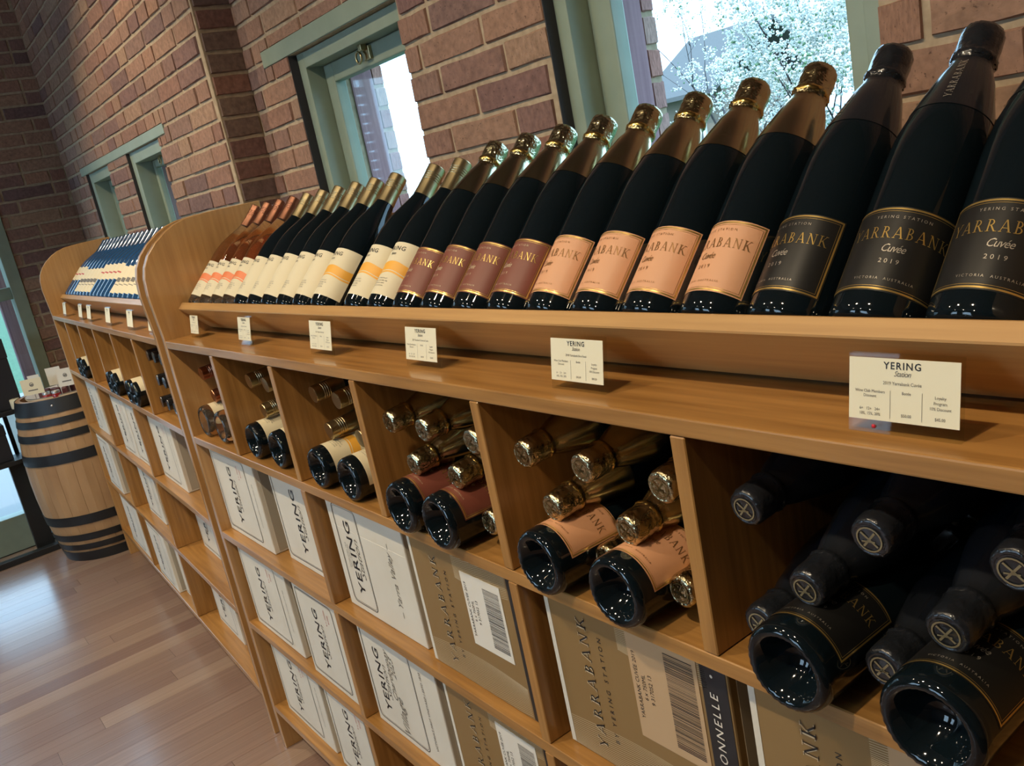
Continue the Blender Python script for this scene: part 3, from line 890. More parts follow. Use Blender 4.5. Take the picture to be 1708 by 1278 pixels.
def place(kit, M, label, group, name='wine_bottle', cat='bottle', skip=()):
    root = bpy.data.objects.new(name, None); link(root)
    root.empty_display_size = 0.02
    root.matrix_world = M
    root['label'] = label; root['category'] = cat; root['group'] = group
    made = []
    for nm, me, mat, par in kit:
        if nm in skip: made.append(None); continue
        o = bpy.data.objects.new(nm, me)
        if nm in PRINTS: o['kind'] = 'stuff'
        if not me.materials: me.materials.append(mat)
        link(o, root if par is None else made[par])
        if me.materials[0] is not mat:
            o.material_slots[0].link = 'OBJECT'; o.material_slots[0].material = mat
        made.append(o)
    return root


def M_ledge(x, R, roll=0.0, base=None, lean=0.0):
    y = LED[0] + ct * R; z = LED[1] - sn * R
    # tiny lift off the board
    y += sn * 0.0008; z += ct * 0.0008
    return (base or Matrix.Identity(4)) @ Matrix.Translation((x, y, z)) @ Matrix.Rotation(-TH, 4, 'X') @ Matrix.Rotation(lean, 4, 'Y') @ Matrix.Rotation(roll, 4, 'Z')


def M_base_out(x, z, y, roll=0.0, base=None):
    return (base or Matrix.Identity(4)) @ Matrix.Translation((x, y, z)) @ Matrix.Rotation(-PI / 2, 4, 'X') @ Matrix.Rotation(roll, 4, 'Z')


def M_neck_out(x, z, ycap, L, roll=0.0, base=None, pitch=0.0):
    return (base or Matrix.Identity(4)) @ Matrix.Translation((x, ycap + L * math.cos(pitch), z + L * math.sin(pitch))) @ Matrix.Rotation(PI / 2 + pitch, 4, 'X') @ Matrix.Rotation(PI + roll, 4, 'Z')


ORD = ['first', 'second', 'third', 'fourth', 'fifth', 'sixth', 'seventh', 'eighth', 'ninth', 'tenth', 'eleventh', 'twelfth', 'thirteenth']
# --- near ledge
ros = [-2.222, -2.141, -2.060, -1.979]
for k, x in enumerate(ros):
    place(KIT_ROSE, M_ledge(x, BU_R, -0.1), f'rosé bottle with coral banded label and copper cap, {ORD[k]} from the curved side panel', 'rosé bottles on the ledge')
for k, x in enumerate([-1.898, -1.817, -1.736, -1.655, -1.574]):
    place(KIT_PLAIN, M_ledge(x, BU_R, -0.28), f'dark bottle with plain cream label, {ORD[k]} of its kind from the rosé bottles', 'plain cream label bottles on the ledge')
yl = ['beside the gap, next to plain cream labels', 'just past the gap in the row', 'beside the maroon label bottles']
for k, (x, rl) in enumerate(((-1.490, -0.22), (-1.352, -0.25), (-1.268, -0.12))):
    place(KIT_YELLOW, M_ledge(x, BU_R, rl), f'dark bottle with yellow banded cream label, {yl[k]}', 'yellow banded bottles on the ledge')
for k, x in enumerate([-1.183, -1.098, -1.0125, -0.928]):
    place(KIT_RED, M_ledge(x, CH_R, -0.15), f'sparkling bottle with maroon label on the ledge, {ORD[k]} from the yellow banded labels', 'maroon label sparkling bottles on the ledge')
for k, x in enumerate([-0.843, -0.758, -0.673, -0.588]):
    place(KIT_PEACH, M_ledge(x, CH_R, -0.2), f'sparkling bottle with peach label on the ledge, {ORD[k]} from the maroon labels', 'peach label sparkling bottles on the ledge')
bl = ['next to the peach labels', 'between two others, name printed up its neck', 'last of the ledge row']
for k, (x, rl) in enumerate(((-0.503, -0.22), (-0.416, 0.35), (-0.330, 0.32))):
    place(KIT_BLACK, M_ledge(x, CH_R, rl), f'sparkling wine bottle with black and gold label, {bl[k]}', 'black label sparkling bottles on the ledge')

# --- near bins: (kit, R, L, bin description, base-out list (x, y), neck-out list (x, z, ycap))
zs = Z_SH[0]
bins = [
    (KIT_ROSE, BU_R, BU_L, 'rosé bin beside the side panel', [(-2.204, 0.017), (-2.080, 0.017)], [(-2.190, 1.030, 0.055), (-2.222, 1.087, 0.05)]),
    (KIT_PLAIN, BU_R, BU_L, 'bin of plain cream labels', [(-1.848, 0.010), (-1.714, 0.010)], [(-1.838, 1.032, 0.05), (-1.714, 1.032, 0.05), (-1.882, 1.096, 0.05), (-1.783, 1.096, 0.05)]),
    (KIT_YELLOW, BU_R, BU_L, 'bin of yellow banded labels', [(-1.497, 0.002), (-1.370, 0.002)], [(-1.497, 1.032, 0.045), (-1.380, 1.032, 0.05), (-1.540, 1.098, 0.05), (-1.441, 1.096, 0.05)]),
    (KIT_RED, CH_R, CH_L, 'bin of maroon labels', [(-1.150, -0.020), (-1.042, -0.020)], [(-1.144, 1.033, 0.018), (-1.028, 1.033, 0.018), (-1.196, 1.094, 0.02), (-1.096, 1.094, 0.02), (-0.968, 1.094, 0.02), (-0.970, zs + CH_R + 0.001, 0.022)]),
    (KIT_PEACH, CH_R, CH_L, 'bin of peach labels', [(-0.810, -0.022), (-0.678, -0.022)], [(-0.809, 1.033, 0.016), (-0.680, 1.033, 0.016), (-0.8545, 1.094, 0.02), (-0.744, 1.094, 0.02), (-0.621, 1.094, 0.02), (-0.744, zs + CH_R + 0.001, 0.03), (-0.6185, zs + CH_R + 0.001, 0.022)]),
    (KIT_BLACK, CH_R, CH_L, 'bin of black labels', [(-0.451, -0.032), (-0.323, -0.032)], [(-0.451, 1.033, 0.012), (-0.326, 1.033, 0.012), (-0.5135, 1.094, 0.02), (-0.388, 1.094, 0.02), (-0.277, 1.096, 0.02), (-0.514, zs + CH_R + 0.001, 0.018), (-0.387, zs + CH_R + 0.001, 0.018)]),
]
LEVEL = {0: 'lowest', 1: 'middle', 2: 'top'}
for kit, R, L, desc, bo, no in bins:
    for k, (x, y) in enumerate(bo):
        place(kit, M_base_out(x, zs + R + 0.0006, y, 0.12 + 0.1 * k), f'base outward bottle in the {desc}, {["first", "second"][k]} base along', 'bottles lying in the near bins')
    rows = {}
    for x, z_, yc in no:
        lv = 0 if z_ < 1.0 else (1 if z_ < 1.06 else 2)
        rows.setdefault(lv, []).append((x, z_, yc))
    for lv, lst in rows.items():
        lst.sort()
        for k, (x, z_, yc) in enumerate(lst):
            place(kit, M_neck_out(x, z_, yc, L, 0.0, None, (0, 0.105, 0.085)[lv]), f'neck outward bottle in the {desc}, {LEVEL[lv]} layer' + (f', {ORD[k]} neck along' if len(lst) > 1 else ''), 'bottles lying in the near bins', skip=('fine_print', 'neck_print'))

# --- far ledge
fx = -1.985; k = 0
while fx > -1.99 and k < 24:
    x = -1.985 + k * 0.0815
    if k < 3: kit, s = KIT_FHIGH, 'red lined label'
    elif k < 8: kit, s = KIT_FLOW, 'low cream label'
    elif k < 13: kit, s = KIT_FHIGH, 'red lined label'
    else: kit, s = KIT_FLOW, 'low cream label'
    place(kit, M_ledge(x, BU_R, 0.2, M_FAR), f'navy capped bottle with {s}, far ledge, ' + (f'{ORD[k]} from the barrel end' if k < 13 else f'{ORD[k - 13]} past the last red line'), 'navy capped bottles on the far ledge')
    k += 1
# --- far bins
for b, lst in ((1, (-1.648, -1.556)), (3, (-0.962, -0.872)), (4, (-0.622, -0.532))):
    for c_, x in enumerate(lst):
        place(KIT_FBIN, M_base_out(x, zs + BU_R + 0.0006, -0.006, 0.1, M_FAR), f'dark bottle base, far cabinet, {ORD[b]} bin from barrel, {ORD[c_]} of two', 'dark bottles in the far bins')
cnt = {}
for x, lv in [(-0.270, 0), (-0.189, 0), (-0.108, 0), (-0.2295, 1), (-0.1485, 1), (-0.270, 2), (-0.189, 2), (-0.108, 2)]:
    c_ = cnt.get(lv, 0); cnt[lv] = c_ + 1
    place(KIT_DARK, M_neck_out(x, zs + BU_R + 0.001 + lv * 0.0705, 0.02, BU_L, 0, M_FAR), f'black bottle neck, far cabinet, bin nearest the camera, {["lowest", "second", "top"][lv]} layer, {ORD[c_]} along', 'black capped bottles in the far bins')

# ------------------------------------------------------------------ price cards in acrylic stands
def price_card(x, y, w, h, title, prices, label, base=None, lines=True, rotz=0.0, red_dot=False, big=False):
    root = thing('price_stand', label, 'price card', (0, 0, 0), 0, 'price cards along the counter')
    root.matrix_world = (base or Matrix.Identity(4)) @ Matrix.Translation((x, y, Z_COUNTER + 0.0004)) @ Matrix.Rotation(rotz, 4, 'Z')
    # L-shaped acrylic: leaning front leaf, foot to the back
    slope = 0.20
    T = 0.0013
    f = lambda u, v, d=0.0: (u, v * slope + d, v)
    mb = MB()
    prof = [(0, 0), (slope * h, h), (slope * h + 0.0022, h + 0.0004), (slope * h + 0.0042, h), (0.0046, T), (0.040, T), (0.040, 0)]
    mb.prism_x(prof, -w / 2, w / 2)
    st_ = obj('acrylic_stand', mb.mesh('acrylic_stand', bevel=0.0003, seg=1), ACRYLIC, root)
    c0 = 0.0105
    cm = MB()
    v = [f(-w / 2 + 0.001, c0, -0.0004), f(w / 2 - 0.001, c0, -0.0004), f(w / 2 - 0.001, h - 0.003, -0.0004), f(-w / 2 + 0.001, h - 0.003, -0.0004)]
    vb = [(a, b - 0.0006, c) for a, b, c in v]
    cm.add(v + vb, [(0, 1, 2, 3), (4, 5, 6, 7), (0, 1, 5, 4), (1, 2, 6, 5), (2, 3, 7, 6), (3, 0, 4, 7)])
    card = obj('card', cm.mesh('card'), PAPER, root)
    fn = lambda a, b: f(a, b, -0.0013)
    hh = h - c0
    obj('heading', on_front2('heading', vf_xf(text_vf('YERING', 0.02, 0, 1.2), h * 0.088, h * 0.088, 0, c0 + hh * 0.79), fn), INK_BLACK, card)
    sm = h * 0.043
    tx = [script('Station', h * 0.07, 0, c0 + hh * 0.685, 0.9), vf_xf(text_vf(title), sm * 0.9, sm, 0, c0 + hh * 0.555)]
    if lines:
        L_ = -w * 0.29; R_ = w * 0.33
        tx += [vf_xf(text_vf(s), sm * 0.8, sm * 0.9, xx, c0 + hh * zz) for s, xx, zz in (('Wine Club Members', L_, 0.42), ('Discount', L_, 0.35), ('6+   12+   24+', L_, 0.15), ('10%, 15%, 20%', L_, 0.075), ('Bottle', w * 0.04, 0.42), (prices[0], w * 0.04, 0.09), ('Loyalty', R_, 0.40), ('Program', R_, 0.32), ('10% Discount', R_, 0.24), (prices[1], R_, 0.09))]
        tx += [rect_vf(-w * 0.105, -w * 0.105 + 0.0003, c0 + hh * 0.05, c0 + hh * 0.47), rect_vf(w * 0.175, w * 0.175 + 0.0003, c0 + hh * 0.05, c0 + hh * 0.47)]
    obj('fine_print', on_front2('fine_print', merge_vf(tx), fn), INK_GREY, card)
    if red_dot:
        dm = lathe('red_tag', [(0.0, 0.0), (0.0016, 0.0), (0.0018, 0.0006), (0, 0.001)], 16)
        d = obj('red_tag', dm, principled('red_plastic', (0.6, 0.02, 0.03), 0.3), root)
        d.location = f(-w * 0.255, 0.0055, -0.0002); d.rotation_euler = (PI / 2, 0, 0)
    return root


price_card(-0.3560, 0.026, 0.090, 0.0610, '2019 Yarrabank Cuvée', ('$50.00', '$45.00'), 'largest price card stand, nearest the camera, below the black label bottles', red_dot=True)
price_card(-0.7365, 0.030, 0.0895, 0.0600, '2018 Yarrabank Brut Rosé', ('$45.00', '$40.50'), 'acrylic price card stand below the first peach label bottles')
price_card(-1.088, 0.040, 0.088, 0.060, '2019 Yarrabank Crème de Cuvée', ('$40.00', '$36.00'), 'acrylic price card stand below the maroon label bottles')
price_card(-1.425, 0.038, 0.090, 0.062, '2021 Village Chardonnay', ('$28.00', '$25.20'), 'acrylic price card stand below the yellow banded bottles')
price_card(-1.806, 0.040, 0.074, 0.060, '2021 Estate Chardonnay', ('$40.00', '$36.00'), 'acrylic price card stand below the plain cream labels, reflecting daylight')
price_card(-2.166, 0.046, 0.062, 0.056, '2022 Village Rosé', ('$28.00', '$25.20'), 'smallest acrylic price card stand below the rosé bottles')
for k, x in enumerate((-1.76, -1.33, -1.13, -0.75, -0.39, -0.10)):
    price_card(x, 0.018, 0.085, 0.060, 'Yarra Valley', ('$40.00', '$36.00'), f'small price card stand on the far cabinet counter, {ORD[k]} from the barrel end', M_FAR, lines=False)

# ------------------------------------------------------------------ wine cartons
def barcode_vf(x0, x1, z0, z1, seed=1):
    rnd = random.Random(seed); L = []; z = z0
    while z < z1:
        t = rnd.choice((0.0005, 0.0008, 0.0013)); L.append(rect_vf(x0, x1, z, min(z + t, z1))); z += t + rnd.choice((0.0006, 0.0009, 0.0014))
    return merge_vf(L)


def wave_vf(x0, x1, z0, rows, dz, amp, seed):
    L = []
    for r in range(rows):
        n = 14; v, f = [], []
        for k in range(n + 1):
            u = k / n; x = x0 + (x1 - x0) * u
            z = z0 + r * dz + amp * math.sin(u * 3.0 + r * 0.12 + seed)
            v += [(x, z), (x, z + 0.0007)]
            if k: f.append((2 * k - 2, 2 * k, 2 * k + 1, 2 * k - 1))
        L.append((v, f))
    return merge_vf(L)


CRN = 0
def carton(x0, x1, y, zshelf, style, label, base=None, h=0.236, depth=0.27, side_print=False):
    """style: wide / narrow / vintage (white), gold / gold_strip"""
    w = x1 - x0
    gold = style.startswith('gold')
    root = thing('wine_carton', label, 'carton', (0, 0, 0), 0, 'gold brown wine cartons in the cabinet' if gold else 'white wine cartons in the cabinet')
    root.matrix_world = (base or Matrix.Identity(4)) @ Matrix.Translation((x0, y, zshelf + 0.0005))
    key = ('carton', round(w, 3), h, depth)
    body = obj('box_body', MB().box(0, w, 0, depth, 0, h).mesh('box_body', bevel=0.0025, seg=2), CARD_GOLD if gold else CARD_WHITE, root)
    # the flap joint along the side
    fl = obj('side_flap', boxmesh('side_flap', w - 0.0002, w + 0.0008, 0.012, depth * 0.48, 0.006, h - 0.006), CARD_FLAP, root)
    Yp = -0.0006
    if style in ('wide', 'narrow', 'vintage'):
        if style == 'wide': b0, b1, tx, hs, wl = 0.012, w * 0.80, w * 0.40, 0.030, 1.0
        elif style == 'vintage': b0, b1, tx, hs, wl = 0.012, w * 0.70, w * 0.22, 0.028, 0.9
        else: b0, b1, tx, hs, wl = w * 0.085, w * 0.42, w * 0.255, 0.030, 1.0
        pr = obj('border_print', on_front('border_print', merge_vf([roundframe_vf(b0, b1, 0.014, h - 0.012, 0.012, 0.0016), roundframe_vf(b0 + 0.0038, b1 - 0.0038, 0.0178, h - 0.0158, 0.010, 0.0007)]), Yp), INK_BLACK, root)
        obj('lettering', on_front('lettering', merge_vf([vf_xf(text_vf('YERING', 0.016, 0, 1.12), hs * 0.98, hs * 0.80, tx + hs * 0.35, h * 0.50, PI / 2)]), Yp), INK_BLACK, pr)
        fine = [vf_xf(text_vf('Station', -0.008, 0.35, 0.92), hs * 0.78, hs * 0.60, tx + hs * 1.02, h * 0.50, PI / 2)]
        if style == 'narrow':
            fine += [vf_xf(text_vf(s, 0, 0, 1.1), 0.0042, 0.0042, tx - hs * 0.85 + q * 0.0075, h * 0.5, PI / 2) for q, s in enumerate(('ESTABLISHED 1838', 'FIRST VINEYARD', 'VICTORIA'))]
            fine += [vf_xf(text_vf('– Yarra Valley –', 0, 0.35, 1.0), 0.016, 0.016, w * 0.80, h * 0.47, PI / 2)]
        elif style == 'vintage':
            fine += [vf_xf(text_vf('Chardonnay', 0, 0.35, 0.95), 0.017, 0.017, tx + hs * 1.85, h * 0.60, PI / 2), vf_xf(text_vf('2023', 0, 0.35, 1), 0.016, 0.016, tx + hs * 2.5, h * 0.70, PI / 2), vf_xf(text_vf('Village', 0, 0.35, 1), 0.024, 0.024, tx + hs * 2.55, h * 0.24, PI / 2)]
            fine += [vf_xf(text_vf("VICTORIA'S FIRST VINEYARD | ESTD 1838", 0.012, 0, 1.05), 0.0062, 0.0074, w * 0.82, h * 0.5, PI / 2)]
        else:
            fine += [vf_xf(text_vf("VICTORIA'S FIRST VINEYARD | ESTD 1838", 0, 0, 1.0), 0.0044, 0.0046, w * 0.90, h * 0.5, PI / 2)]
        obj('fine_print', on_front('fine_print', merge_vf(fine), Yp), INK_GREY, pr)
        if style == 'wide':
            obj('red_stamp', on_front('red_stamp', merge_vf([vf_xf(text_vf('6 x 750ML', 0, 0, 1), 0.0065, 0.0065, w * 0.63, h * 0.80, PI / 2), vf_xf(text_vf('ROSÉ', 0, 0, 1), 0.0065, 0.0065, w * 0.69, h * 0.80, PI / 2)]), Yp), INK_RED, pr)
        if style == 'narrow':   # a raised crease across the face
            cm = MB()
            cm.prism_x([(0.0, h * 0.735), (-0.0005, h * 0.738), (0.0, h * 0.742)], 0.004, w - 0.004)
            obj('crease', cm.mesh('crease'), CARD_WHITE, root)
    else:
        tx = w * (0.27 if style == 'gold' else 0.255)
        nm = vf_xf(serif_vf('YARRABANK', 0.34), h * 0.0735, 0.0165, tx, h * 0.5, PI / 2)
        pr = obj('lettering', on_front('lettering', nm, Yp - 0.0003), CARD_BLACK, root)
        obj('letter_highlight', on_front('letter_highlight', ([(a - 0.0016, b - 0.0020) for a, b in nm[0]], nm[1]), Yp - 0.0001), INK_TAN, pr)
        obj('fine_print', on_front('fine_print', vf_xf(text_vf('BY YERING STATION', 0.006, 0, 1.75), 0.0071, 0.0072, tx + 0.0255, h * 0.5, PI / 2), Yp), CARD_BLACK, pr)
        xs = 0.028 if style == 'gold' else 0.06
        wv = merge_vf([wave_vf(w * 0.03, w * 0.90, 0.004, 22, 0.0021, 0.010, 3.6), wave_vf(w * 0.44, w * 0.90, h * 0.82, 20, 0.0021, -0.006, 0.4)])
        wv = ([(a, min(max(b, 0.003), h - 0.003)) for a, b in wv[0]], wv[1])
        obj('wave_print', on_front('wave_print', wv, Yp + 0.0001), INK_TAN, pr)
        sx0, sx1, sz0, sz1 = (w * 0.50, w * 0.84, h * 0.36, h * 0.88) if style == 'gold' else (w * 0.50, w * 0.86, h * 0.34, h * 0.97)
        sk = obj('sticker', boxmesh('sticker', sx0, sx1, -0.0011, 0.0, sz0, sz1), STICKER if style == 'gold' else STICKER_PEACH, root)
        bc = barcode_vf(sx0 + (sx1 - sx0) * 0.55, sx1 - 0.006, sz0 + 0.012, sz1 - 0.012, 5)
        bt = [vf_xf(text_vf(s), 0.0058, 0.0062, sx0 + 0.012 + q * 0.011, (sz0 + sz1) / 2, PI / 2) for q, s in enumerate(('YARRABANK CUVÉE 2019', '6 x 750ML', '9 317052 13'))]
        obj('barcode', on_front('barcode', merge_vf([bc] + bt), -0.0014), INK_BLACK, sk)
        db = obj('dark_strip', boxmesh('dark_strip', w * (0.91 if style == 'gold' else 0.875), w - 0.0024, -0.0005, 0.001, 0.003, h - 0.003), CARD_BLACK, root)
        if style != 'gold': obj('strip_lettering', on_front('strip_lettering', vf_xf(text_vf('TRADITIONNELLE  •', 0.004, 0.1, 1.35), 0.0118, 0.0110, w * 0.945, h * 0.5, PI / 2), -0.0012), INK_WHITE, db)
        obj('white_edge', boxmesh('white_edge', 0.0003, 0.0085, -0.0006, 0.001, 0.003, h - 0.003), CARD_WHITE, root)
    return root


z3, z4, z5 = Z_SH[1], Z_SH[2], Z_SH[3]
carton(-2.262, -1.958, 0.026, z3, 'wide', 'white wine carton, top row, against the curved side panel')
carton(-1.904, -1.604, 0.042, z3, 'wide', 'white wine carton, top row, second from the curved side panel')
carton(-1.560, -1.264, 0.026, z3, 'narrow', 'white wine carton with creased face and slanted script, top row, below the maroon label bin')
carton(-1.228, -0.928, 0.019, z3, 'gold', 'gold brown carton with white barcode sticker, beside the creased white carton')
carton(-0.880, -0.575, 0.026, z3, 'gold_strip', 'gold brown carton with tan sticker and black strip, below the peach label bin')
carton(-0.545, -0.242, 0.022, z3, 'gold_strip', 'gold brown carton below the black label bin, partly hidden by bottle bases')
carton(-2.240, -1.930, 0.019, z4, 'wide', 'white wine carton, middle row, against the curved side panel')
carton(-1.862, -1.604, 0.013, z4, 'wide', 'white wine carton, middle row, second from the curved side panel')
carton(-1.560, -1.262, 0.022, z4, 'vintage', 'white wine carton with handwritten style lettering, middle row, beside a gold brown carton')
carton(-1.232, -0.930, 0.022, z4, 'gold', 'gold brown carton, middle row, below the one with the white sticker')
carton(-0.880, -0.575, 0.026, z4, 'gold_strip', 'gold brown carton, middle row, at the bottom edge of the view')
carton(-2.215, -1.913, 0.024, z5, 'wide', 'white wine carton, bottom row, against the curved side panel')
carton(-1.868, -1.604, 0.020, z5, 'wide', 'white wine carton, bottom row, second from the curved side panel')
fc = [(-1.85, -1.60, 0.022, z3, 'narrow', 'white carton, far cabinet top row, barrel end bay'), (-1.245, -0.990, 0.02, z3, 'wide', 'white carton, far cabinet top row, first of a pair in the centre bay'), (-0.985, -0.735, 0.022, z3, 'wide', 'white carton, far cabinet top row, second of a pair in the centre bay'),
      (-0.645, -0.335, 0.03, z3, 'wide', 'white carton, far cabinet top row, alone in the bay beside the near cabinet'),
      (-1.90, -1.60, 0.004, z4, 'wide', 'white carton, far cabinet middle row, barrel end bay'), (-1.235, -0.965, 0.035, z4, 'wide', 'white carton, far cabinet middle row, centre bay'), (-0.590, -0.325, 0.075, z4, 'wide', 'white carton set back, far cabinet middle row, bay beside the near cabinet'),
      (-1.80, -1.45, 0.008, z5, 'wide', 'white carton, far cabinet bottom row, barrel end bay'), (-1.245, -0.945, 0.005, z5, 'wide', 'white carton, far cabinet bottom row, first of a pair in the centre bay'), (-0.925, -0.70, 0.028, z5, 'wide', 'white carton, far cabinet bottom row, second of a pair in the centre bay'),
      (-0.570, -0.300, 0.052, z5, 'wide', 'white carton set back, far cabinet bottom row, bay beside the near cabinet')]
for x0, x1, y, z_, s, lb in fc:
    carton(x0, x1, y, z_, s, lb, M_FAR, depth=0.22)

# ------------------------------------------------------------------ oak barrel with its tray of jars
BX, BY, BH, BR0, BR1 = -4.735, 0.105, 0.81, 0.236, 0.286
barrel = thing('oak_barrel', 'upright oak wine barrel with black iron hoops standing by the end wall', 'barrel', (BX, BY, 0))
br = lambda z: BR0 + (BR1 - BR0) * (1 - ((z - BH / 2) / (BH / 2)) ** 2)
NS = 22
stv = MB()
zs_ = [BH * k / 10 for k in range(11)]
a0, a1 = -PI / NS + 0.0016, PI / NS - 0.0016
rowsv = []
for z in zs_:
    r = br(z)
    for a, rr in ((a0, r - 0.0022), (0, r + 0.0004), (a1, r - 0.0022), (a1, r - 0.022), (a0, r - 0.022)):
        rowsv.append((rr * math.cos(a), rr * math.sin(a), z))
fs = []
for i in range(10):
    for k in range(5):
        fs.append((i * 5 + k, i * 5 + (k + 1) % 5, (i + 1) * 5 + (k + 1) % 5, (i + 1) * 5 + k))
fs += [(4, 3, 2, 1, 0), (50, 51, 52, 53, 54)]
stv.add(rowsv, fs)
stave_me = stv.mesh('stave')
for k in range(NS):
    o = obj('stave', stave_me, STAVE, barrel); o.rotation_euler = (0, 0, 2 * PI * k / NS)
for za, zb in ((0.0, 0.050), (0.062, 0.092), (0.112, 0.146), (0.196, 0.243), (0.508, 0.558), (0.622, 0.656), (0.690, 0.722), (0.744, 0.811)):
    zm = (za + zb) / 2
    hm = lathe('hoop', [(br(za) + 0.0005, za), (br(za) + 0.0030, za), (br(zm) + 0.0032, zm), (br(zb) + 0.0030, zb), (br(zb) + 0.0005, zb)], 48, sharp=40)
    obj('hoop', hm, HOOP, barrel)
rv = lathe('rivet', [(0, 0.004), (0.004, 0.003), (0.006, 0)], 10)
o = obj('rivet', rv, TIN, barrel); o.location = (br(0.78) * math.cos(-0.5) + 0.003, br(0.78) * math.sin(-0.5), 0.78); o.rotation_euler = (0, PI / 2, -0.5)
obj('barrel_head', lathe('barrel_head', [(0, 0.775), (BR0 - 0.02, 0.775), (BR0 - 0.02, 0.755), (0, 0.755)], 40, smooth=False), STAVE, barrel)

TR = 0.7755
tray = thing('display_tray', 'shallow tray of packets and jars sunk in the barrel top', 'tray', (BX, BY, TR))
tm = lathe('tray_dish', [(0, 0), (0.165, 0), (0.19, 0.035), (0.186, 0.036), (0.162, 0.004), (0, 0.004)], 32)
obj('dish', tm, principled('pale_wicker', (0.55, 0.45, 0.32), 0.8), tray)
obj('paper_liner', lathe('liner', [(0.0, 0.005), (0.16, 0.006), (0.187, 0.040), (0.19, 0.041)], 18), principled('white_tissue', (0.75, 0.74, 0.72), 0.9), tray)
jar_me = lathe('jar_glass', [(0, 0), (0.018, 0), (0.020, 0.003), (0.020, 0.038), (0.017, 0.043), (0, 0.043)], 20)
lid_me = lathe('jar_lid', [(0.0185, 0.042), (0.0185, 0.052), (0.017, 0.054), (0, 0.054)], 20, sharp=40)
JPOS = [(0.12, -0.11), (0.155, -0.075), (0.10, 0.045), (0.145, 0.05), (0.125, 0.10), (0.07, 0.09)]
for k, (x, y) in enumerate(JPOS):
    j = thing('jam_jar', 'small jar of red preserve on the barrel tray, ' + ('under the cream card' if k < 2 else 'under the white cards'), 'jar', (BX + x, BY + y, TR + 0.0075), 0, 'red jars under the cream card' if k < 2 else 'red jars under the white cards')
    obj('jar_glass', jar_me, JAM, j); obj('jar_lid', lid_me, TIN, j)
pk_me = MB().box(-0.03, 0.03, -0.014, 0.014, 0, 0.055).mesh('packet', bevel=0.008, seg=2)
for k, (x, y, r) in enumerate(((0.06, -0.06, 0.3), (0.09, -0.02, -0.4), (0.02, 0.03, 1.0), (0.0, -0.10, 0.8))):
    p = thing('snack_packet', 'dark red packet lying among the jars in the barrel tray', 'packet', (BX + x, BY + y, TR + 0.0075), r, 'dark packets in the barrel tray')
    obj('packet', pk_me, PACK, p)


def sign(x, y, z0, w, h, rotz, mat, label, ink=True):
    s = thing('sign_card', label, 'sign', (BX + x, BY + y, TR + 0.0075), rotz)
    obj('card', boxmesh('card', -w / 2, w / 2, -0.001, 0.001, z0, z0 + h), mat, s)
    obj('holder', MB().tube([(0, 0.003, 0), (0, 0.003, z0 + h * 0.5)], 0.002, 6).box(-0.015, 0.015, -0.008, 0.012, 0, 0.003).mesh('holder'), TIN, s)
    if ink:
        v = merge_vf([roundframe_vf(-0.010, 0.010, z0 + h * 0.5, z0 + h * 0.5 + 0.020, 0.01, 0.003), rect_vf(-0.006, 0.006, z0 + h * 0.56, z0 + h * 0.66), rect_vf(-0.022, 0.022, z0 + h * 0.24, z0 + h * 0.31)])
        obj('emblem', on_front('emblem', v, -0.0015), INK_GREY, s)
    return s


sign(0.10, -0.155, 0.055, 0.095, 0.075, 1.05, PAPER, 'cream sign card standing above the red jars on the barrel')
sign(-0.02, -0.125, 0.085, 0.055, 0.045, 1.0, STICKER, 'small white card behind the cream sign on the barrel', False)
sign(0.125, -0.01, 0.055, 0.080, 0.085, 1.0, STICKER, 'white card with emblem, nearer of two on the barrel')
sign(0.05, -0.045, 0.065, 0.070, 0.085, 1.0, STICKER, 'white card partly behind the other on the barrel', False)

# ------------------------------------------------------------------ black rack at the end wall
rack = thing('metal_rack', 'black steel display rack standing in front of the glazed door', 'rack', (-5.03, -0.325, 0))
obj('base_bar', boxmesh('base_bar', 0.055, 0.10, -0.60, 0.250, 0.0, 0.032, 0.003), STEEL_BLACK, rack)
obj('foot_rail', boxmesh('foot_rail', 0.0205, 0.0545, -0.60, -0.55, 0.0, 0.03, 0.002), STEEL_BLACK, rack)
obj('leg', MB().box(-0.03, 0.02, 0.10, 0.185, 0.0, 0.4915).mesh('leg', bevel=0.003), STEEL_BLACK, rack)
obj('leg', MB().box(-0.03, 0.02, -0.60, -0.53, 0.0, 0.4915).mesh('leg', bevel=0.003), STEEL_BLACK, rack)
for z_, y1_ in ((0.492, 0.185), (0.737, 0.235)):
    obj('shelf', boxmesh('shelf', -0.05, 0.13, -0.62, y1_, z_, z_ + 0.022, 0.002), STEEL_BLACK, rack)
for yy in (0.15, -0.60):
    obj('post', boxmesh('post', -0.048, -0.028, yy, yy + 0.02, 0.5145, 0.7365, 0.002), STEEL_BLACK, rack)
DARKBOX = principled('charcoal_gift_box', (0.022, 0.022, 0.026), 0.5)
gb = [(0.5145, -0.06, 0.19, 0.18, 'charcoal gift box on the lower rack shelf, at its open end'), (0.5145, -0.29, 0.20, 0.17, 'charcoal gift box on the lower rack shelf, behind the other'),
      (0.7595, 0.01, 0.235, 0.345, 'tall charcoal gift box on the top rack shelf, behind the candle'), (0.7595, -0.26, 0.22, 0.33, 'charcoal gift box on the top rack shelf, farther from the barrel')]
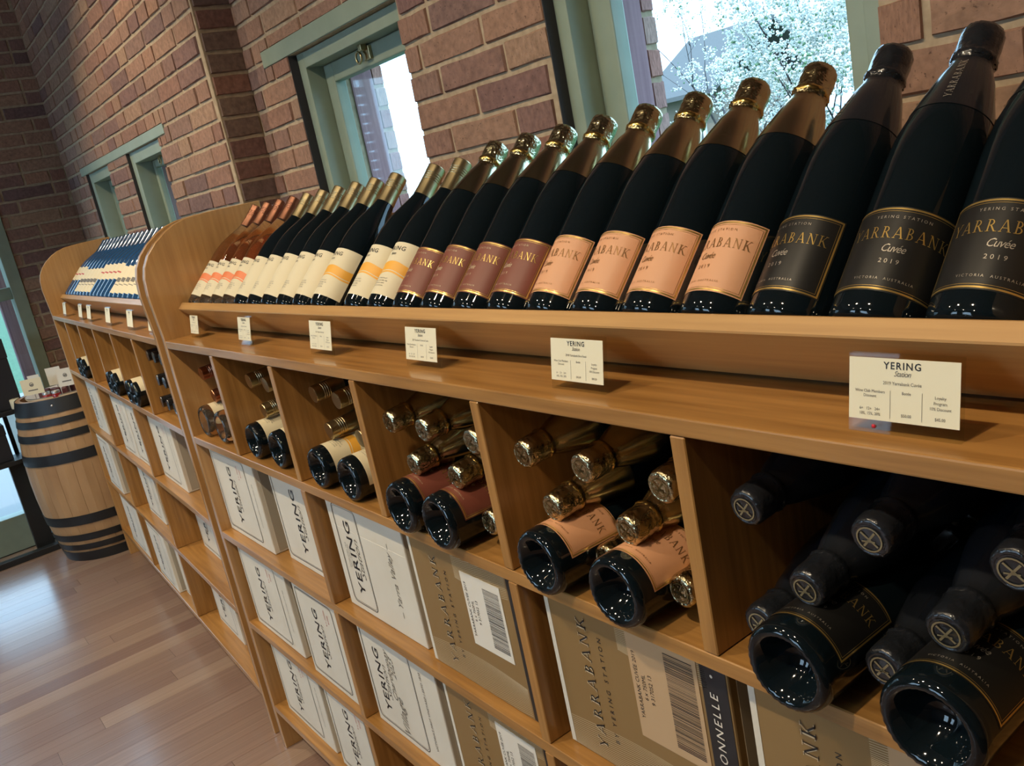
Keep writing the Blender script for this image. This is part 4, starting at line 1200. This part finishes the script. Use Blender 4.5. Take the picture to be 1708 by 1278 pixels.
for z_, y_, w_, h_, lb in gb:
    g_ = thing('gift_box', lb, 'box', (-5.03 + 0.03, -0.325 + y_, z_), 0, 'charcoal gift boxes on the rack')
    obj('box_base', boxmesh('box_base', -0.06, 0.06, 0.0, w_, 0, h_ * 0.72, 0.003), DARKBOX, g_)
    obj('lid', boxmesh('lid', -0.063, 0.063, -0.003, w_ + 0.003, h_ * 0.72 + 0.0003, h_, 0.003), DARKBOX, g_)
    obj('box_label', boxmesh('box_label', 0.0632, 0.0642, w_ * 0.25, w_ * 0.6, h_ * 0.78, h_ * 0.92), principled('grey_violet_paper', (0.3, 0.28, 0.4), 0.6), g_)
candle = thing('candle_jar', 'small cream candle on the edge of the rack', 'candle', (-4.918, -0.112, 0.7592))
obj('wax', lathe('wax', [(0, 0), (0.022, 0), (0.023, 0.004), (0.023, 0.045), (0.021, 0.048), (0, 0.047)], 20), PAPER, candle)
obj('wick', MB().tube([(0, 0, 0.047), (0.001, 0, 0.058)], 0.001, 6).mesh('wick'), INK_BLACK, candle)

# ------------------------------------------------------------------ outside
obj('ground', boxmesh('ground', -60, 40, 0.89, 60, -0.6, -0.14), LEAF, kind='structure')
obj('ground_side', boxmesh('ground_side', -60, Xend - 0.22, -40, 0.89, -0.6, -0.14), LEAF, kind='structure')


# maroon timber lining and brick outer leaf in the window reveals
for win, op, yw in ((w1, W1, Ywall), (w2, W2, Ywall), (w3, W3, Yfar), (w4, W4, Yfar)):
    for xa, sgn in ((op[0], 1), (op[1], -1)):
        ya, yb = (yw + 0.174, yw + 0.247) if yw == Ywall else (yw + 0.106, yw + 0.235)
        obj('reveal_lining', boxmesh('reveal_lining', min(xa, xa + sgn * 0.006), max(xa, xa + sgn * 0.006), ya, yb, op[2], op[3], 0.001), PURPLE, win)
        z = op[2] + 0.03; yo = yw + (0.285 if yw == Ywall else 0.41)
        while z < op[3] - 0.02:
            o = obj('brick', random.choice(BRICKS), None, win)
            o.material_slots[0].link = 'OBJECT'; o.material_slots[0].material = BRICK_OUT
            o.location = (xa, (yb + yo) / 2 + 0.002, z); o.scale = (yo - yb - 0.004, 0.006, 0.054); o.rotation_euler = (0, 0, sgn * PI / 2)
            z += BRICK_PITCH
t = thing('door_post', 'maroon timber post outside the glazed door', 'post', (-5.42, 0.05, -0.14))
obj('shaft', boxmesh('shaft', -0.03, 0.03, -0.037, 0.045, 0, 3.0, 0.004), PURPLE, t)
obj('foot_plate', boxmesh('foot_plate', -0.04, 0.04, -0.045, 0.052, 0, 0.05), HOOP, t)
scr = thing('louvred_screen', 'white slatted screen outside the glazed door', 'screen', (-5.9, -0.5, -0.14))
for yy in (-0.9, 0.40):
    obj('screen_post', boxmesh('screen_post', -0.03, 0.03, yy, yy + 0.06, 0, 2.4), WHITE_TIMBER, scr)
for k in range(11, 34):
    o = obj('slat', boxmesh('slat', -0.012, 0.012, -0.84, 0.40, 0, 0.05) if k == 11 else bpy.data.meshes['slat'], WHITE_TIMBER, scr)
    o.location = (0, 0, 0.08 + k * 0.066); o.rotation_euler = (0, 0.35, 0)

# blossom tree
obj('terrace', boxmesh('terrace', -12, Xend - 0.22, -6, 0.88, -0.2, -0.06), principled('grey_concrete', (0.20, 0.20, 0.20), 0.9), kind='structure')


def tree(label, loc, height, seed, spread, nblossom):
    rnd = random.Random(seed)
    t = thing('blossom_tree', label, 'tree', loc)
    mb = MB(); tips = []
    def grow(p, d, r, L, depth):
        pts = [p]; rad = [r]
        q = Vector(p); dd = Vector(d)
        for i in range(4):
            dd = (dd + Vector((rnd.uniform(-1, 1), rnd.uniform(-1, 1), rnd.uniform(-0.4, 0.8))) * 0.16).normalized()
            q = q + dd * L / 4; pts.append(q.copy()); rad.append(r * (1 - 0.12 * (i + 1)))
            if depth >= 2: tips.append(q.copy())
        mb.tube(pts, rad, 6 if depth < 2 else 4)
        if depth < 4:
            for k in range(3 if depth else 5):
                s = pts[-1] if k == 0 else pts[rnd.randint(2, 4)]
                nd = (dd + Vector((rnd.uniform(-1, 1), rnd.uniform(-1, 1), rnd.uniform(-0.35, 0.6))) * spread).normalized()
                grow(s, nd, rad[-1] * rnd.uniform(0.5, 0.7), L * rnd.uniform(0.62, 0.8), depth + 1)
    grow(Vector((0, 0, 0)), Vector((0.05, 0, 1)), 0.055, height, 0)
    obj('branches', mb.mesh('branches', True), BARK, t)
    bl_, lf = MB(), MB()
    ico = [(0, 0, 1), (0.9, 0, 0), (0, 0.9, 0), (-0.9, 0, 0), (0, -0.9, 0), (0, 0, -1)]
    icf = [(0, 1, 2), (0, 2, 3), (0, 3, 4), (0, 4, 1), (5, 2, 1), (5, 3, 2), (5, 4, 3), (5, 1, 4)]
    for k in range(nblossom // 9):
        c0 = rnd.choice(tips) + Vector((rnd.gauss(0, 1), rnd.gauss(0, 1), rnd.gauss(0, 1))) * 0.03
        if c0.z < 1.45 and rnd.random() < 0.6: continue
        R0 = rnd.uniform(0.012, 0.034)
        for q in range(9):
            c = c0 + Vector((rnd.gauss(0, 1), rnd.gauss(0, 1), rnd.gauss(0, 1))) * R0 * 0.6
            s = rnd.uniform(0.005, 0.011)
            m = Euler((rnd.uniform(0, 6), rnd.uniform(0, 6), 0)).to_matrix()
            tgt = bl_ if rnd.random() < 0.9 else lf
            tgt.add([c + m @ Vector(v) * s for v in ico], icf)
    obj('blossom', bl_.mesh('blossom'), BLOSSOM, t, kind='stuff')
    obj('leaves', lf.mesh('leaves'), FOLIAGE, t, kind='stuff')


tree('white blossoming tree outside the large window', (-2.72, 3.3, -0.14), 0.95, 5, 0.85, 14000)
tree('white blossoming tree further back on the lawn, nearer the cottage', (-4.9, 5.6, -0.14), 1.1, 11, 0.85, 9000)

# cottage beyond the lawn
ctg = thing('cottage', 'small cottage with a dark pitched roof beyond the blossom tree', 'house', (-11.9, 13.0, -0.14))
obj('wall', boxmesh('wall', -0.9, 0.75, 0, 3, 0, 2.2), STUCCO, ctg)
rf = MB().prism_x([(-0.45, 2.15), (1.5, 3.3), (3.45, 2.15), (3.45, 2.07), (1.5, 3.2), (-0.45, 2.07)], -1.1, 0.95).mesh('roof')
r_ = obj('roof', rf, ROOF, ctg)
wf = obj('window_frame', boxmesh('window_frame', -0.4, 0.3, -0.05, 0.02, 0.9, 1.8), WHITE_TIMBER, ctg)
obj('window_glass', boxmesh('window_glass', -0.33, 0.23, -0.06, -0.051, 0.97, 1.73), ROOF, wf)
# shrubs of the garden: grass blades near the windows
gb_ = MB(); rnd = random.Random(4)
for k in range(6000):
    x, y = rnd.uniform(-9, -1.5), rnd.uniform(3.6, 8.0)
    if min(math.hypot(x + 2.72, y - 3.3), math.hypot(x + 4.9, y - 5.6)) < 0.3: continue
    a = rnd.uniform(0, PI); h = rnd.uniform(0.05, 0.2); w = 0.008
    gb_.add([(x - w * math.cos(a), y - w * math.sin(a), -0.14), (x + w * math.cos(a), y + w * math.sin(a), -0.14), (x + rnd.uniform(-.05, .05), y + rnd.uniform(-.05, .05), -0.14 + h)], [(0, 1, 2)])
g_ = obj('lawn_grass', gb_.mesh('lawn_grass'), LEAF); g_['kind'] = 'stuff'; g_['label'] = 'green lawn grass outside the large window'; g_['category'] = 'grass'
bpy.context.view_layer.update()
